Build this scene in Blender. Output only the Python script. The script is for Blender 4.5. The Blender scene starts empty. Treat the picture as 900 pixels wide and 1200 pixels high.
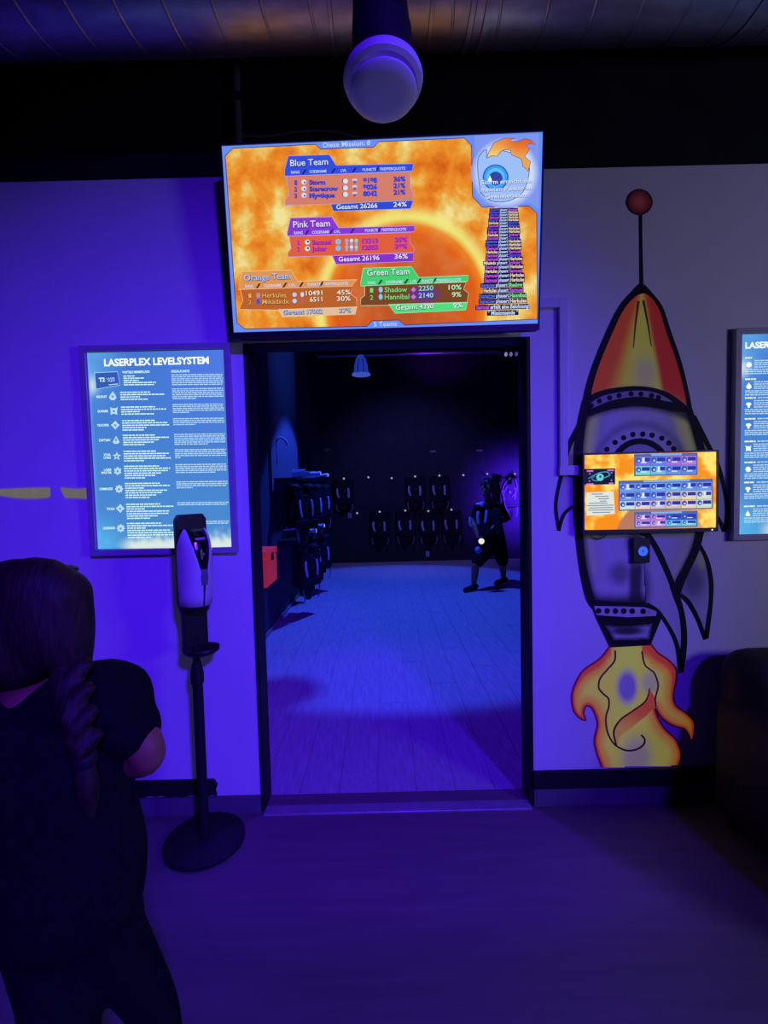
import bpy, bmesh, math, random
from mathutils import Vector, Matrix, noise as mnoise

random.seed(7)
scene = bpy.context.scene
C = scene.collection

# ---------------------------------------------------------------- camera
FPX = 560.0
PITCH = math.radians(3.03)
ROLL = math.radians(1.4)
DIST = 2.18
CAMH = 1.5164
cam_d = bpy.data.cameras.new('camera')
cam_d.sensor_fit = 'VERTICAL'
cam_d.sensor_height = 36.0
cam_d.lens = FPX / 1200.0 * 36.0
cam_d.clip_start = 0.02
cam = bpy.data.objects.new('camera', cam_d)
C.objects.link(cam)
_R = Vector((1, 0, 0))
_U = Vector((0, math.sin(PITCH), math.cos(PITCH)))
_F = Vector((0, math.cos(PITCH), -math.sin(PITCH)))
_rc = _R * math.cos(ROLL) - _U * math.sin(ROLL)
_uc = _R * math.sin(ROLL) + _U * math.cos(ROLL)
M = Matrix((_rc, _uc, -_F)).transposed().to_4x4()
M.translation = Vector((0, -DIST, CAMH))
cam.matrix_world = M
scene.camera = cam

# ---------------------------------------------------------------- view
vs = scene.view_settings
vs.view_transform = 'Standard'
vs.look = 'None'
vs.gamma = 1.0
vs.exposure = 0.0
vs.use_curve_mapping = False

# ---------------------------------------------------------------- world
world = bpy.data.worlds.new('world')
scene.world = world
world.use_nodes = True
bg = world.node_tree.nodes['Background']
bg.inputs[0].default_value = (0.07, 0.04, 0.50, 1)
bg.inputs[1].default_value = 0.02


def aim(o, target):
    d = Vector(target) - o.location
    o.rotation_euler = d.to_track_quat('-Z', 'Y').to_euler()


def spot(name, loc, target, color, power, angle, blend, radius):
    l = bpy.data.lights.new(name, 'SPOT')
    l.color = color
    l.energy = power
    l.spot_size = math.radians(angle)
    l.spot_blend = blend
    l.shadow_soft_size = radius
    o = bpy.data.objects.new(name, l)
    o.location = loc
    C.objects.link(o)
    aim(o, target)
    return o


def area(name, loc, target, color, power, sx, sy):
    l = bpy.data.lights.new(name, 'AREA')
    l.shape = 'RECTANGLE'
    l.size = sx
    l.size_y = sy
    l.color = color
    l.energy = power
    o = bpy.data.objects.new(name, l)
    o.location = loc
    C.objects.link(o)
    aim(o, target)
    return o


# black-light flood far behind the viewer under the lobby ceiling, aimed at the foot of the wall
spot('black_light_flood', (2.25, -6.0, 4.2), (-0.95, 0.0, 0.55), (0.070, 0.008, 1.0), 3500, 42, 1.0, 0.25)
# pale lavender light of the lobby, behind and to the right
area('lobby_light', (2.7, -2.3, 1.75), (1.0, 0.0, 1.5), (0.50, 0.46, 0.98), 13.5, 0.6, 0.4)
# ceiling spots of the vest room behind the doorway, plus two added fill lights
spot('blue_ceiling_spot', (0.10, 3.95, 4.15), (0.10, 3.95, 0.0), (0.030, 0.080, 1.0), 900, 74, 0.12, 0.05)
spot('blue_wall_spot', (1.2, 3.6, 4.0), (-1.23, 3.8, 3.3), (0.04, 0.12, 1.0), 110, 50, 1.0, 0.08)
spot('far_wall_fill', (0.5, 4.3, 4.0), (0.5, 7.4, 1.1), (0.20, 0.16, 1.0), 230, 70, 0.8, 0.1)  # added fill that lifts the straps on the far wall, no known fixture
spot('violet_corner_spot', (2.95, 6.35, 1.3), (2.80, 7.4, 1.25), (0.085, 0.012, 1.0), 850, 105, 0.9, 0.12)
spot('violet_door_fill', (0.1, 0.75, 3.9), (0.30, 0.66, 0.0), (0.085, 0.008, 1.0), 260, 60, 0.7, 0.1)  # invented fill, brightens the inner floor just past the threshold
spot('violet_beam_spot', (1.0, 6.2, 3.5), (1.1, 6.9, 4.05), (0.30, 0.03, 1.0), 22, 90, 0.9, 0.05)


# ---------------------------------------------------------------- pixel helpers
def ray(x, y):
    a, b = x - 450.0, y - 600.0
    u = a * math.cos(ROLL) - b * math.sin(ROLL)
    v = a * math.sin(ROLL) + b * math.cos(ROLL)
    return Vector((u, FPX * math.cos(PITCH) - v * math.sin(PITCH), -FPX * math.sin(PITCH) - v * math.cos(PITCH)))


CAMP = Vector((0, -DIST, CAMH))


def W(x, y, Y=0.0):
    """point where the pixel's ray meets the upright plane at depth Y"""
    d = ray(x, y)
    return CAMP + d * ((Y + DIST) / d.y)


def G(x, y, z=0.0):
    """point where the pixel's ray meets the level plane at height z"""
    d = ray(x, y)
    return CAMP + d * ((z - CAMH) / d.z)


# ---------------------------------------------------------------- materials
def srgb(c):
    out = []
    for k in c[:3]:
        k = k / 255.0
        out.append(k / 12.92 if k <= 0.04045 else ((k + 0.055) / 1.055) ** 2.4)
    return tuple(out) + (1.0,)


MATS = {}


def pm(name, col, rough=0.6, metal=0.0, var=0.12, scale=18.0, bump=0.0, spec=0.5, stretch=(1, 1, 1), sheen=0.0, glow=0.0):
    """principled material with noise driven colour variation and fine relief"""
    if name in MATS:
        return MATS[name]
    m = bpy.data.materials.new(name)
    m.use_nodes = True
    nt = m.node_tree
    b = nt.nodes['Principled BSDF']
    b.inputs['Roughness'].default_value = rough
    b.inputs['Metallic'].default_value = metal
    b.inputs['Specular IOR Level'].default_value = spec
    if glow:    # fluorescent paint under the black light
        b.inputs['Emission Color'].default_value = tuple(col[:3]) + (1,)
        b.inputs['Emission Strength'].default_value = glow
    if sheen:
        b.inputs['Sheen Weight'].default_value = sheen
    tc = nt.nodes.new('ShaderNodeTexCoord')
    mp = nt.nodes.new('ShaderNodeMapping')
    mp.inputs['Scale'].default_value = stretch
    nz = nt.nodes.new('ShaderNodeTexNoise')
    nz.inputs['Scale'].default_value = scale
    nz.inputs['Detail'].default_value = 4
    nt.links.new(tc.outputs['Object'], mp.inputs[0])
    nt.links.new(mp.outputs[0], nz.inputs['Vector'])
    rp = nt.nodes.new('ShaderNodeValToRGB')
    lo = [max(0, c * (1 - var)) for c in col[:3]] + [1]
    hi = [min(1, c * (1 + var)) for c in col[:3]] + [1]
    rp.color_ramp.elements[0].position = 0.3
    rp.color_ramp.elements[1].position = 0.7
    rp.color_ramp.elements[0].color = lo
    rp.color_ramp.elements[1].color = hi
    nt.links.new(nz.outputs['Fac'], rp.inputs[0])
    nt.links.new(rp.outputs[0], b.inputs['Base Color'])
    if bump:
        bp = nt.nodes.new('ShaderNodeBump')
        bp.inputs['Strength'].default_value = bump
        bp.inputs['Distance'].default_value = 0.01
        nt.links.new(nz.outputs['Fac'], bp.inputs['Height'])
        nt.links.new(bp.outputs[0], b.inputs['Normal'])
    MATS[name] = m
    return m


def em(c, s=1.0):
    """flat self-lit colour of a screen, c in 0-255"""
    key = 'lit_%d_%d_%d_%d' % (c[0], c[1], c[2], int(s * 100))
    if key in MATS:
        return MATS[key]
    m = bpy.data.materials.new(key)
    m.use_nodes = True
    nt = m.node_tree
    nt.nodes.clear()
    e = nt.nodes.new('ShaderNodeEmission')
    o = nt.nodes.new('ShaderNodeOutputMaterial')
    e.inputs[0].default_value = srgb(c)
    e.inputs[1].default_value = s
    nt.links.new(e.outputs[0], o.inputs[0])
    MATS[key] = m
    return m


def vmat(name, emit=False, strength=1.0, rough=0.8, glow=0.0):
    """material that takes its colour from the mesh's painted colours"""
    if name in MATS:
        return MATS[name]
    m = bpy.data.materials.new(name)
    m.use_nodes = True
    nt = m.node_tree
    at = nt.nodes.new('ShaderNodeAttribute')
    at.attribute_name = 'paint'
    if emit:
        nt.nodes.remove(nt.nodes['Principled BSDF'])
        e = nt.nodes.new('ShaderNodeEmission')
        e.inputs[1].default_value = strength
        nt.links.new(at.outputs['Color'], e.inputs[0])
        nt.links.new(e.outputs[0], nt.nodes['Material Output'].inputs[0])
    else:
        b = nt.nodes['Principled BSDF']
        b.inputs['Roughness'].default_value = rough
        nt.links.new(at.outputs['Color'], b.inputs['Base Color'])
        if glow:    # fluorescent paint gives off light of its own under the black light
            mu = nt.nodes.new('ShaderNodeMath')
            mu.operation = 'MULTIPLY'
            mu.inputs[1].default_value = glow
            nt.links.new(at.outputs['Alpha'], mu.inputs[0])
            nt.links.new(at.outputs['Color'], b.inputs['Emission Color'])
            nt.links.new(mu.outputs[0], b.inputs['Emission Strength'])
    MATS[name] = m
    return m


white_wall = pm('white_wall_paint', (0.74, 0.74, 0.76), 0.75, var=0.03, scale=3.0, bump=0.03)
black_wall = pm('black_wall_paint', (0.012, 0.012, 0.016), 0.85, var=0.3, scale=4.0, bump=0.05, spec=0.2)
black_plastic = pm('black_plastic', (0.012, 0.012, 0.014), 0.45, var=0.2, scale=30, bump=0.02)
black_matte = pm('black_matte_metal', (0.012, 0.012, 0.014), 0.6, var=0.2, scale=40, bump=0.03, spec=0.3)
white_plastic = pm('white_plastic', (0.72, 0.72, 0.74), 0.35, var=0.03, scale=12)
frame_alu = pm('lightbox_frame_grey', (0.42, 0.42, 0.46), 0.5, metal=0.1, var=0.08, scale=30)
trunk_white = pm('trunking_white_pvc', (0.66, 0.66, 0.69), 0.5, var=0.03)
duct_metal = pm('galvanised_duct', (0.26, 0.27, 0.31), 0.42, metal=1.0, var=0.18, scale=26, bump=0.02, stretch=(0.4, 1, 1))
floor_lobby = pm('lobby_vinyl_floor', (0.14, 0.115, 0.115), 0.6, var=0.12, scale=5, bump=0.008, stretch=(0.5, 5, 1))
plinth_mat = pm('cove_skirting_vinyl', (0.13, 0.12, 0.14), 0.6, var=0.1, scale=8)
plank_mat = pm('pale_plank_floor', (0.42, 0.42, 0.45), 0.5, var=0.16, scale=9, bump=0.03, stretch=(6, 0.6, 1))
plank_dark = pm('plank_joint', (0.28, 0.28, 0.31), 0.8)
strap_pale = pm('pale_webbing', (0.55, 0.53, 0.62), 0.7, var=0.15, scale=60)
vest_black = pm('vest_black_nylon', (0.010, 0.010, 0.013), 0.7, var=0.3, scale=50, bump=0.05, spec=0.25)
red_plastic = pm('red_plastic', (0.60, 0.03, 0.03), 0.5, var=0.08, glow=0.35)
skin = pm('skin', (0.28, 0.14, 0.055), 0.55, var=0.06, scale=12)
hair_brown = pm('brown_hair', (0.022, 0.015, 0.009), 0.6, spec=0.25, var=0.5, scale=30, bump=0.3, stretch=(6, 1, 1))
hair_dark = pm('dark_hair', (0.02, 0.016, 0.014), 0.6, var=0.4, scale=40, bump=0.3)
tee_black = pm('black_cotton', (0.006, 0.006, 0.007), 0.9, var=0.3, scale=70, bump=0.1, spec=0.1, sheen=0.0)
trouser_black = pm('black_leggings', (0.006, 0.006, 0.008), 0.9, var=0.3, scale=90, bump=0.08, spec=0.1)
leather = pm('dark_brown_leather', (0.022, 0.014, 0.011), 0.6, var=0.3, scale=20, bump=0.15, spec=0.25)


# ---------------------------------------------------------------- object helpers
def mesh_obj(name, verts, faces, mat=None, parent=None, smooth=False, colors=None):
    me = bpy.data.meshes.new(name)
    me.from_pydata([tuple(v) for v in verts], [], faces)
    if colors is not None:
        ca = me.color_attributes.new('paint', 'FLOAT_COLOR', 'POINT')
        flat = []
        for c in colors:
            hi_, lo_ = max(c[:3]), min(c[:3])
            flat.extend((c[0], c[1], c[2], max(0.0, (hi_ - lo_) / max(hi_, 0.05) - 0.2)))
        ca.data.foreach_set('color', flat)
    if mat:
        me.materials.append(mat)
    if smooth:
        me.polygons.foreach_set('use_smooth', [True] * len(me.polygons))
    me.update()
    o = bpy.data.objects.new(name, me)
    C.objects.link(o)
    if parent:
        o.parent = parent
    return o


def bm_obj(name, bm, mat=None, parent=None, smooth=False):
    me = bpy.data.meshes.new(name)
    bm.normal_update()
    bm.to_mesh(me)
    bm.free()
    if mat:
        me.materials.append(mat)
    if smooth:
        me.polygons.foreach_set('use_smooth', [True] * len(me.polygons))
    o = bpy.data.objects.new(name, me)
    C.objects.link(o)
    if parent:
        o.parent = parent
    return o


def thing(name, label, cat, loc=(0, 0, 0), rot=(0, 0, 0), group=None):
    o = bpy.data.objects.new(name, None)
    o.empty_display_size = 0.05
    C.objects.link(o)
    o.location = loc
    o.rotation_euler = rot
    return tag(o, label, cat, group)


def tag(o, label, cat, group=None):
    o['label'] = label
    o['category'] = cat
    if group:
        o['group'] = group
    return o


def struct(o, label):
    o['kind'] = 'structure'
    o['label'] = label
    return o


def dup(root, loc, rotz=0.0, label=None):
    r = root.copy()
    C.objects.link(r)
    r.location = loc
    r.rotation_euler = (0, 0, rotz)
    if label:
        r['label'] = label
    for ch in list(root.children):
        c = ch.copy()
        C.objects.link(c)
        c.parent = r
        for g in list(ch.children):
            d = g.copy()
            C.objects.link(d)
            d.parent = c
    return r


def box_bm(bm, x0, x1, y0, y1, z0, z1, bev=0.0, seg=2):
    b2 = bmesh.new()
    r = bmesh.ops.create_cube(b2, size=1.0)
    for v in b2.verts:
        v.co = Vector(((x0 + x1) / 2 + v.co.x * (x1 - x0), (y0 + y1) / 2 + v.co.y * (y1 - y0), (z0 + z1) / 2 + v.co.z * (z1 - z0)))
    if bev:
        bmesh.ops.bevel(b2, geom=list(b2.edges), offset=bev, segments=seg, profile=0.5, affect='EDGES')
    tmp = bpy.data.meshes.new('tmp')
    b2.to_mesh(tmp)
    b2.free()
    bm.from_mesh(tmp)
    bpy.data.meshes.remove(tmp)


def box(name, x0, x1, y0, y1, z0, z1, mat, parent=None, bev=0.0, seg=2):
    bm = bmesh.new()
    box_bm(bm, x0, x1, y0, y1, z0, z1, bev, seg)
    return bm_obj(name, bm, mat, parent)


def lathe(name, prof, mat, parent=None, axis='Z', loc=(0, 0, 0), n=32, smooth=True, mtx=None):
    """prof: list of (radius, height)"""
    V, Fc = [], []
    for (r, h) in prof:
        for i in range(n):
            a = 2 * math.pi * i / n
            V.append(Vector((r * math.cos(a), r * math.sin(a), h)))
    m = len(prof)
    for j in range(m - 1):
        for i in range(n):
            i2 = (i + 1) % n
            Fc.append((j * n + i, j * n + i2, (j + 1) * n + i2, (j + 1) * n + i))
    Fc.append(tuple(reversed(range(n))))
    Fc.append(tuple(range((m - 1) * n, m * n)))
    if axis == 'X':
        V = [Vector((v.z, v.x, v.y)) for v in V]
    elif axis == 'Y':
        V = [Vector((v.y, v.z, v.x)) for v in V]
    if mtx is not None:
        V = [mtx @ v for v in V]
    V = [v + Vector(loc) for v in V]
    o = mesh_obj(name, V, Fc, mat, parent, smooth)
    if smooth:
        try:
            o.data.set_sharp_from_angle(angle=math.radians(40))
        except Exception:
            pass
    return o


def catmull(pts, n=6):
    """pts: list of tuples of any length"""
    P = [pts[0]] + list(pts) + [pts[-1]]
    out = []
    for i in range(1, len(P) - 2):
        for k in range(n):
            t = k / n
            q = []
            for a, b, c, d in zip(P[i - 1], P[i], P[i + 1], P[i + 2]):
                q.append(0.5 * ((2 * b) + (-a + c) * t + (2 * a - 5 * b + 4 * c - d) * t * t + (-a + 3 * b - 3 * c + d) * t ** 3))
            out.append(tuple(q))
    out.append(tuple(pts[-1]))
    return out


def tube_data(pts, n=10):
    """pts: (x,y,z,rx,ry) ; rx along a side axis, ry along the other; rounded ends"""
    P = [Vector(p[:3]) for p in pts]
    Rr = [(p[3], p[4] if len(p) > 4 else p[3]) for p in pts]
    # rounded caps
    d0 = (P[0] - P[1]).normalized()
    d1 = (P[-1] - P[-2]).normalized()
    seq = []
    for k in (0.96, 0.7, 0.35):
        s = math.sqrt(1 - k * k)
        rm = (Rr[0][0] + Rr[0][1]) / 2
        seq.append((P[0] + d0 * rm * k, Rr[0][0] * s, Rr[0][1] * s))
    for p, r in zip(P, Rr):
        seq.append((p, r[0], r[1]))
    for k in (0.35, 0.7, 0.96):
        s = math.sqrt(1 - k * k)
        rm = (Rr[-1][0] + Rr[-1][1]) / 2
        seq.append((P[-1] + d1 * rm * k, Rr[-1][0] * s, Rr[-1][1] * s))
    V, Fc = [], []
    m = len(seq)
    for j, (p, ra, rb) in enumerate(seq):
        t = (seq[min(j + 1, m - 1)][0] - seq[max(j - 1, 0)][0])
        t = t.normalized() if t.length > 1e-9 else Vector((0, 0, 1))
        ref = Vector((1, 0, 0)) if abs(t.x) < 0.8 else Vector((0, 0, 1))
        b = t.cross(ref).normalized()
        a = b.cross(t).normalized()
        for i in range(n):
            w = 2 * math.pi * i / n
            V.append(p + a * (ra * math.cos(w)) + b * (rb * math.sin(w)))
    for j in range(m - 1):
        for i in range(n):
            i2 = (i + 1) % n
            Fc.append((j * n + i, j * n + i2, (j + 1) * n + i2, (j + 1) * n + i))
    Fc.append(tuple(reversed(range(n))))
    Fc.append(tuple(range((m - 1) * n, m * n)))
    return V, Fc


def tube(name, pts, mat, parent=None, n=10, smooth_path=0):
    if smooth_path:
        pts = catmull([tuple(p) for p in pts], smooth_path)
    V, Fc = tube_data(pts, n)
    return mesh_obj(name, V, Fc, mat, parent, True)


def ellipsoid_data(c, r, n=16, m=10):
    V, Fc = [], []
    for j in range(m + 1):
        th = math.pi * (j + 0.02) / (m + 0.04)
        for i in range(n):
            a = 2 * math.pi * i / n
            V.append(Vector((c[0] + r[0] * math.sin(th) * math.cos(a), c[1] + r[1] * math.sin(th) * math.sin(a), c[2] + r[2] * math.cos(th))))
    for j in range(m):
        for i in range(n):
            i2 = (i + 1) % n
            Fc.append((j * n + i, (j + 1) * n + i, (j + 1) * n + i2, j * n + i2))
    Fc.append(tuple(range(n)))
    Fc.append(tuple(reversed(range(m * n, (m + 1) * n))))
    return V, Fc


def fuse(name, pieces, mat, parent=None, voxel=0.012, smooth_it=4):
    """join closed pieces into one continuous skin"""
    V, Fc = [], []
    for (v, f) in pieces:
        o = len(V)
        V += v
        Fc += [tuple(i + o for i in q) for q in f]
    me = bpy.data.meshes.new(name)
    me.from_pydata([tuple(v) for v in V], [], Fc)
    bm = bmesh.new()
    bm.from_mesh(me)
    bmesh.ops.recalc_face_normals(bm, faces=bm.faces)
    bm.to_mesh(me)
    bm.free()
    o = bpy.data.objects.new(name, me)
    C.objects.link(o)
    r = o.modifiers.new('r', 'REMESH')
    r.mode = 'VOXEL'
    r.voxel_size = voxel
    s = o.modifiers.new('s', 'SMOOTH')
    s.factor = 0.5
    s.iterations = smooth_it
    dg = bpy.context.evaluated_depsgraph_get()
    me2 = bpy.data.meshes.new_from_object(o.evaluated_get(dg))
    o.modifiers.clear()
    o.data = me2
    bpy.data.meshes.remove(me)
    me2.name = name
    me2.materials.clear()
    me2.materials.append(mat)
    me2.polygons.foreach_set('use_smooth', [True] * len(me2.polygons))
    if parent:
        o.parent = parent
    return o


def prism(name, poly, y0, y1, mat, parent=None, bev=0.0, mtx=None):
    """poly in local x,z, extruded from y0 (front) to y1"""
    bm = bmesh.new()
    f = bm.faces.new([bm.verts.new((p[0], y0, p[1])) for p in poly])
    r = bmesh.ops.extrude_face_region(bm, geom=[f])
    for v in r['geom']:
        if isinstance(v, bmesh.types.BMVert):
            v.co.y = y1
    bmesh.ops.recalc_face_normals(bm, faces=bm.faces)
    if bev:
        bmesh.ops.bevel(bm, geom=list(bm.edges), offset=bev, segments=2, profile=0.5, affect='EDGES')
    if mtx is not None:
        bmesh.ops.transform(bm, matrix=mtx, verts=bm.verts)
    return bm_obj(name, bm, mat, parent)


# ================================================================ STRUCTURE
DX0, DX1, DZ = -0.613, 0.673, 2.172      # doorway
T = 0.12                                 # wall thickness
WT = 2.895                               # top of the white paint
XL, XR = -3.2, 3.6                       # lobby wall extent

bm = bmesh.new()
box_bm(bm, XL, DX0, 0, T, 0, WT)
box_bm(bm, DX1, XR, 0, T, 0, WT)
box_bm(bm, DX0, DX1, 0, T, DZ, WT)
wall = struct(bm_obj('wall_front', bm, white_wall), 'white painted lobby wall around the dark doorway')
struct(box('wall_upper', XL, XR, 0.02, T, WT, 4.3, black_wall), 'black painted wall band above the white wall')
struct(box('ceiling', XL, XR, -7.0, T, 4.3, 4.4, black_wall), 'black ceiling of the lobby behind the duct')
struct(box('floor', XL, XR, -7.0, T, -0.10, 0.0, floor_lobby), 'dark vinyl lobby floor in front of the doorway')

# inner room
IL, IR, IY, IZ = -1.235, 3.3, 7.4, 4.25
sub = struct(box('floor_inner', IL, IR, T, IY, -0.10, -0.006, plank_dark), 'pale plank floor of the blue lit vest room')
struct(box('wall_left', IL - 0.1, IL, T, IY + 0.1, -0.1, IZ, pm('vest_room_navy_wall', (0.028, 0.032, 0.05), 0.8, var=0.15, scale=5)), 'dark left wall of the vest room')
struct(box('wall_back', IL, IR, IY, IY + 0.1, -0.1, IZ, pm('vest_room_black_wall', (0.034, 0.034, 0.042), 0.85, var=0.15, scale=5, spec=0.15)), 'black far wall of the vest room')
struct(box('wall_right', IR, IR + 0.1, T, IY + 0.1, -0.1, IZ, black_wall), 'black right wall of the vest room')
struct(box('ceiling_inner', IL - 0.1, IR + 0.1, T, IY + 0.1, IZ, IZ + 0.1, black_wall), 'black ceiling of the vest room')
struct(box('trim_3', IL, IL + 0.03, 3.02, 4.62, 1.50, IZ, pm('grey_blue_panel', (0.13, 0.14, 0.17), 0.7)), 'grey panel on the vest room left wall lit blue')
# pale skirting line along the left wall
struct(box('baseboard_inner', IL, IL + 0.012, T, IY, -0.006, 0.045, pm('grey_skirting', (0.25, 0.25, 0.28), 0.6)), 'thin grey skirting at the foot of the vest room left wall')

# planks
pw, pl = 0.195, 1.25
bm = bmesh.new()
box_bm(bm, 0.0012, pw - 0.0012, 0.0012, pl - 0.0012, -0.012, 0.0)
plank_me = bpy.data.meshes.new('plank')
bm.to_mesh(plank_me)
bm.free()
plank_me.materials.append(plank_mat)
ncol = int((2.9 - IL) / pw)
for i in range(ncol):
    y = T - pl * ((i * 0.37) % 1.0)
    while y < IY:
        a, b = max(y, T), min(y + pl, IY)
        if b - a > 0.004:
            o = bpy.data.objects.new('plank', plank_me)
            C.objects.link(o)
            o.parent = sub
            o.location = (IL + i * pw, a, 0.0005 * ((i * 7 + int(y * 13)) % 3 - 1))
            o.scale = (1, (b - a) / pl, 1)
        y += pl

# door lining
door = thing('door_1', 'black lined open doorway into the vest room', 'doorway', (0.03, 0, 0))
del door['category']
door['kind'] = 'structure'
ox = -0.03
lt = 0.018
box('jamb', ox + DX0, ox + DX0 + lt, -0.004, T + 0.01, 0.0, DZ, black_matte, door, 0.002)
box('jamb', ox + DX1 - lt, ox + DX1, -0.004, T + 0.01, 0.0, DZ, black_matte, door, 0.002)
box('door_head', ox + DX0, ox + DX1, -0.004, T + 0.01, DZ - 0.006, DZ, black_matte, door, 0.002)
box('threshold', ox + DX0 + lt, ox + DX1 - lt, -0.035, 0.03, -0.002, 0.007, pm('threshold_aluminium', (0.5, 0.5, 0.53), 0.4, metal=0.6, var=0.1), door, 0.002)

# cove plinth and black skirting on both sides
struct(box('trim_1', XL, DX0, -0.012, 0.0, 0.0, 0.082, plinth_mat), 'dark vinyl cove strip under the left skirting')
struct(box('trim_2', DX1, XR, -0.012, 0.0, 0.0, 0.082, plinth_mat), 'dark vinyl cove strip under the right skirting')
# left skirting with a ragged broken end
top, bot = [], []
x = XL
xe = W(254, 909).x
while x < xe:
    top.append((x, 0.166))
    bot.append((x, 0.090 + random.choice((0, 0, 0.003, -0.004, 0.006))))
    x += 0.03
poly = top + [(xe - 0.012, 0.166), (xe + 0.004, 0.14), (xe - 0.006, 0.11), (xe, 0.088)] + bot[::-1]
struct(prism('baseboard_left', poly, -0.016, 0.0, black_matte), 'black skirting left of the doorway with a ragged end')
struct(box('baseboard_right', DX1 - 0.004, XR, -0.018, 0.0, 0.084, 0.168, black_matte, None, 0.002), 'black skirting right of the doorway under the rocket')


# ================================================================ flat print collector
class Flat:
    """collects flat coloured shapes on a plane of a parent; points come in photo pixels"""

    def __init__(self, parent, ox, oz, yb=0.0, plane=None):
        self.parent = parent
        self.org = (ox, oz)
        self.y = yb
        self.plane = plane          # (origin, ux, uz, normal) for tilted planes
        self.data = {}
        self.tiny = True            # print too small to pick apart singly

    def L(self, x, y):
        if self.plane is None:
            p = W(x, y, self.y)
            return (p.x - self.org[0], p.z - self.org[1])
        o, ux, uz, n = self.plane
        d = ray(x, y)
        t = (o - CAMP).dot(n) / d.dot(n)
        q = CAMP + d * t - o
        return (q.dot(ux), q.dot(uz))

    def add_local(self, key, mat, pts, layer, faces=None):
        d = self.data.setdefault(key + '#' + mat.name + str(layer), [mat, [], [], layer])
        o = len(d[1])
        d[1] += [(p[0], -layer * 0.0007, p[1]) for p in pts]
        if faces is None:
            d[2].append(tuple(range(o, o + len(pts))))
        else:
            d[2] += [tuple(i + o for i in f) for f in faces]

    def poly(self, key, mat, pts, layer):
        self.add_local(key, mat, [self.L(*p) for p in pts], layer)

    def rect(self, key, mat, x0, y0, x1, y1, layer, sl=-0.024):
        """pixel rectangle leaning with the picture"""
        self.poly(key, mat, [(x0, y0), (x1, y0 + sl * (x1 - x0)), (x1, y1 + sl * (x1 - x0)), (x0, y1)], layer)

    def disc(self, key, mat, x, y, r, layer, ry=None, n=20):
        ry = ry or r
        self.poly(key, mat, [(x + r * math.cos(2 * math.pi * i / n), y + ry * math.sin(2 * math.pi * i / n)) for i in range(n)], layer)

    def ring(self, key, mat, x, y, r0, r1, layer, a0=0, a1=360, n=28):
        pts, fs = [], []
        for i in range(n + 1):
            a = math.radians(a0 + (a1 - a0) * i / n)
            pts.append(self.L(x + r0 * math.cos(a), y - r0 * math.sin(a)))
            pts.append(self.L(x + r1 * math.cos(a), y - r1 * math.sin(a)))
        for i in range(n):
            fs.append((2 * i, 2 * i + 1, 2 * i + 3, 2 * i + 2))
        self.add_local(key, mat, pts, layer, fs)

    def stroke(self, key, mat, pts, layer, sm=6):
        """pts: (x, y, width) in pixels"""
        q = catmull([tuple(p) for p in pts], sm) if sm else pts
        L, fs = [], []
        m = len(q)
        for i, (x, y, w) in enumerate(q):
            x0, y0 = q[max(i - 1, 0)][:2]
            x1, y1 = q[min(i + 1, m - 1)][:2]
            dx, dy = x1 - x0, y1 - y0
            l = math.hypot(dx, dy) or 1
            nx, ny = -dy / l * w / 2, dx / l * w / 2
            L.append(self.L(x + nx, y + ny))
            L.append(self.L(x - nx, y - ny))
        for i in range(m - 1):
            fs.append((2 * i, 2 * i + 1, 2 * i + 3, 2 * i + 2))
        self.add_local(key, mat, L, layer, fs)

    def text(self, key, mat, txt, x0, y0, x1, y1, hpx, layer, bold=0.0):
        """baseline from (x0,y0) to (x1,y1) in pixels, cap height hpx"""
        V, Fs, w, h = glyphs(txt, bold)
        a = Vector(self.L(x0, y0))
        b = Vector(self.L(x1, y1))
        up = Vector(self.L(x0, y0 - hpx)) - a
        hh = up.length
        ex = (b - a)
        ez = Vector((-ex.y, ex.x)).normalized() * hh
        pts = [a + ex * (v[0] / w) + ez * (v[1] / h) for v in V]
        self.add_local(key, mat, [(p.x, p.y) for p in pts], layer, Fs)

    def build(self):
        for key, (mat, V, Fs, layer) in self.data.items():
            o = mesh_obj(key.split('#')[0], V, Fs, mat, self.parent)
            if self.tiny and len(Fs) > 1:
                o['kind'] = 'stuff'


_gl = {}


def glyphs(txt, bold=0.0):
    k = (txt, bold)
    if k in _gl:
        return _gl[k]
    cu = bpy.data.curves.new('t', 'FONT')
    cu.body = txt
    cu.size = 1.0
    cu.offset = bold
    cu.resolution_u = 3
    ob = bpy.data.objects.new('t', cu)
    me = bpy.data.meshes.new_from_object(ob)
    V = [(v.co.x, v.co.y) for v in me.vertices]
    Fs = [tuple(p.vertices) for p in me.polygons]
    bpy.data.objects.remove(ob)
    bpy.data.curves.remove(cu)
    bpy.data.meshes.remove(me)
    x0 = min(v[0] for v in V)
    w = max(v[0] for v in V) - x0
    V = [(v[0] - x0, v[1]) for v in V]
    _gl[k] = (V, Fs, w, 0.70)
    return _gl[k]


def inpoly(x, y, poly):
    c = False
    n = len(poly)
    j = n - 1
    for i in range(n):
        xi, yi = poly[i]
        xj, yj = poly[j]
        if (yi > y) != (yj > y) and x < (xj - xi) * (y - yi) / (yj - yi) + xi:
            c = not c
        j = i
    return c


def segdist(x, y, pl, closed=False):
    best = 1e9
    n = len(pl)
    for i in range(n if closed else n - 1):
        ax, ay = pl[i][:2]
        bx, by = pl[(i + 1) % n][:2]
        dx, dy = bx - ax, by - ay
        L2 = dx * dx + dy * dy or 1e-9
        t = max(0, min(1, ((x - ax) * dx + (y - ay) * dy) / L2))
        d = math.hypot(x - ax - t * dx, y - ay - t * dy)
        if d < best:
            best = d
    return best


def mix(a, b, t):
    t = max(0.0, min(1.0, t))
    return tuple(p + (q - p) * t for p, q in zip(a, b))


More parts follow.
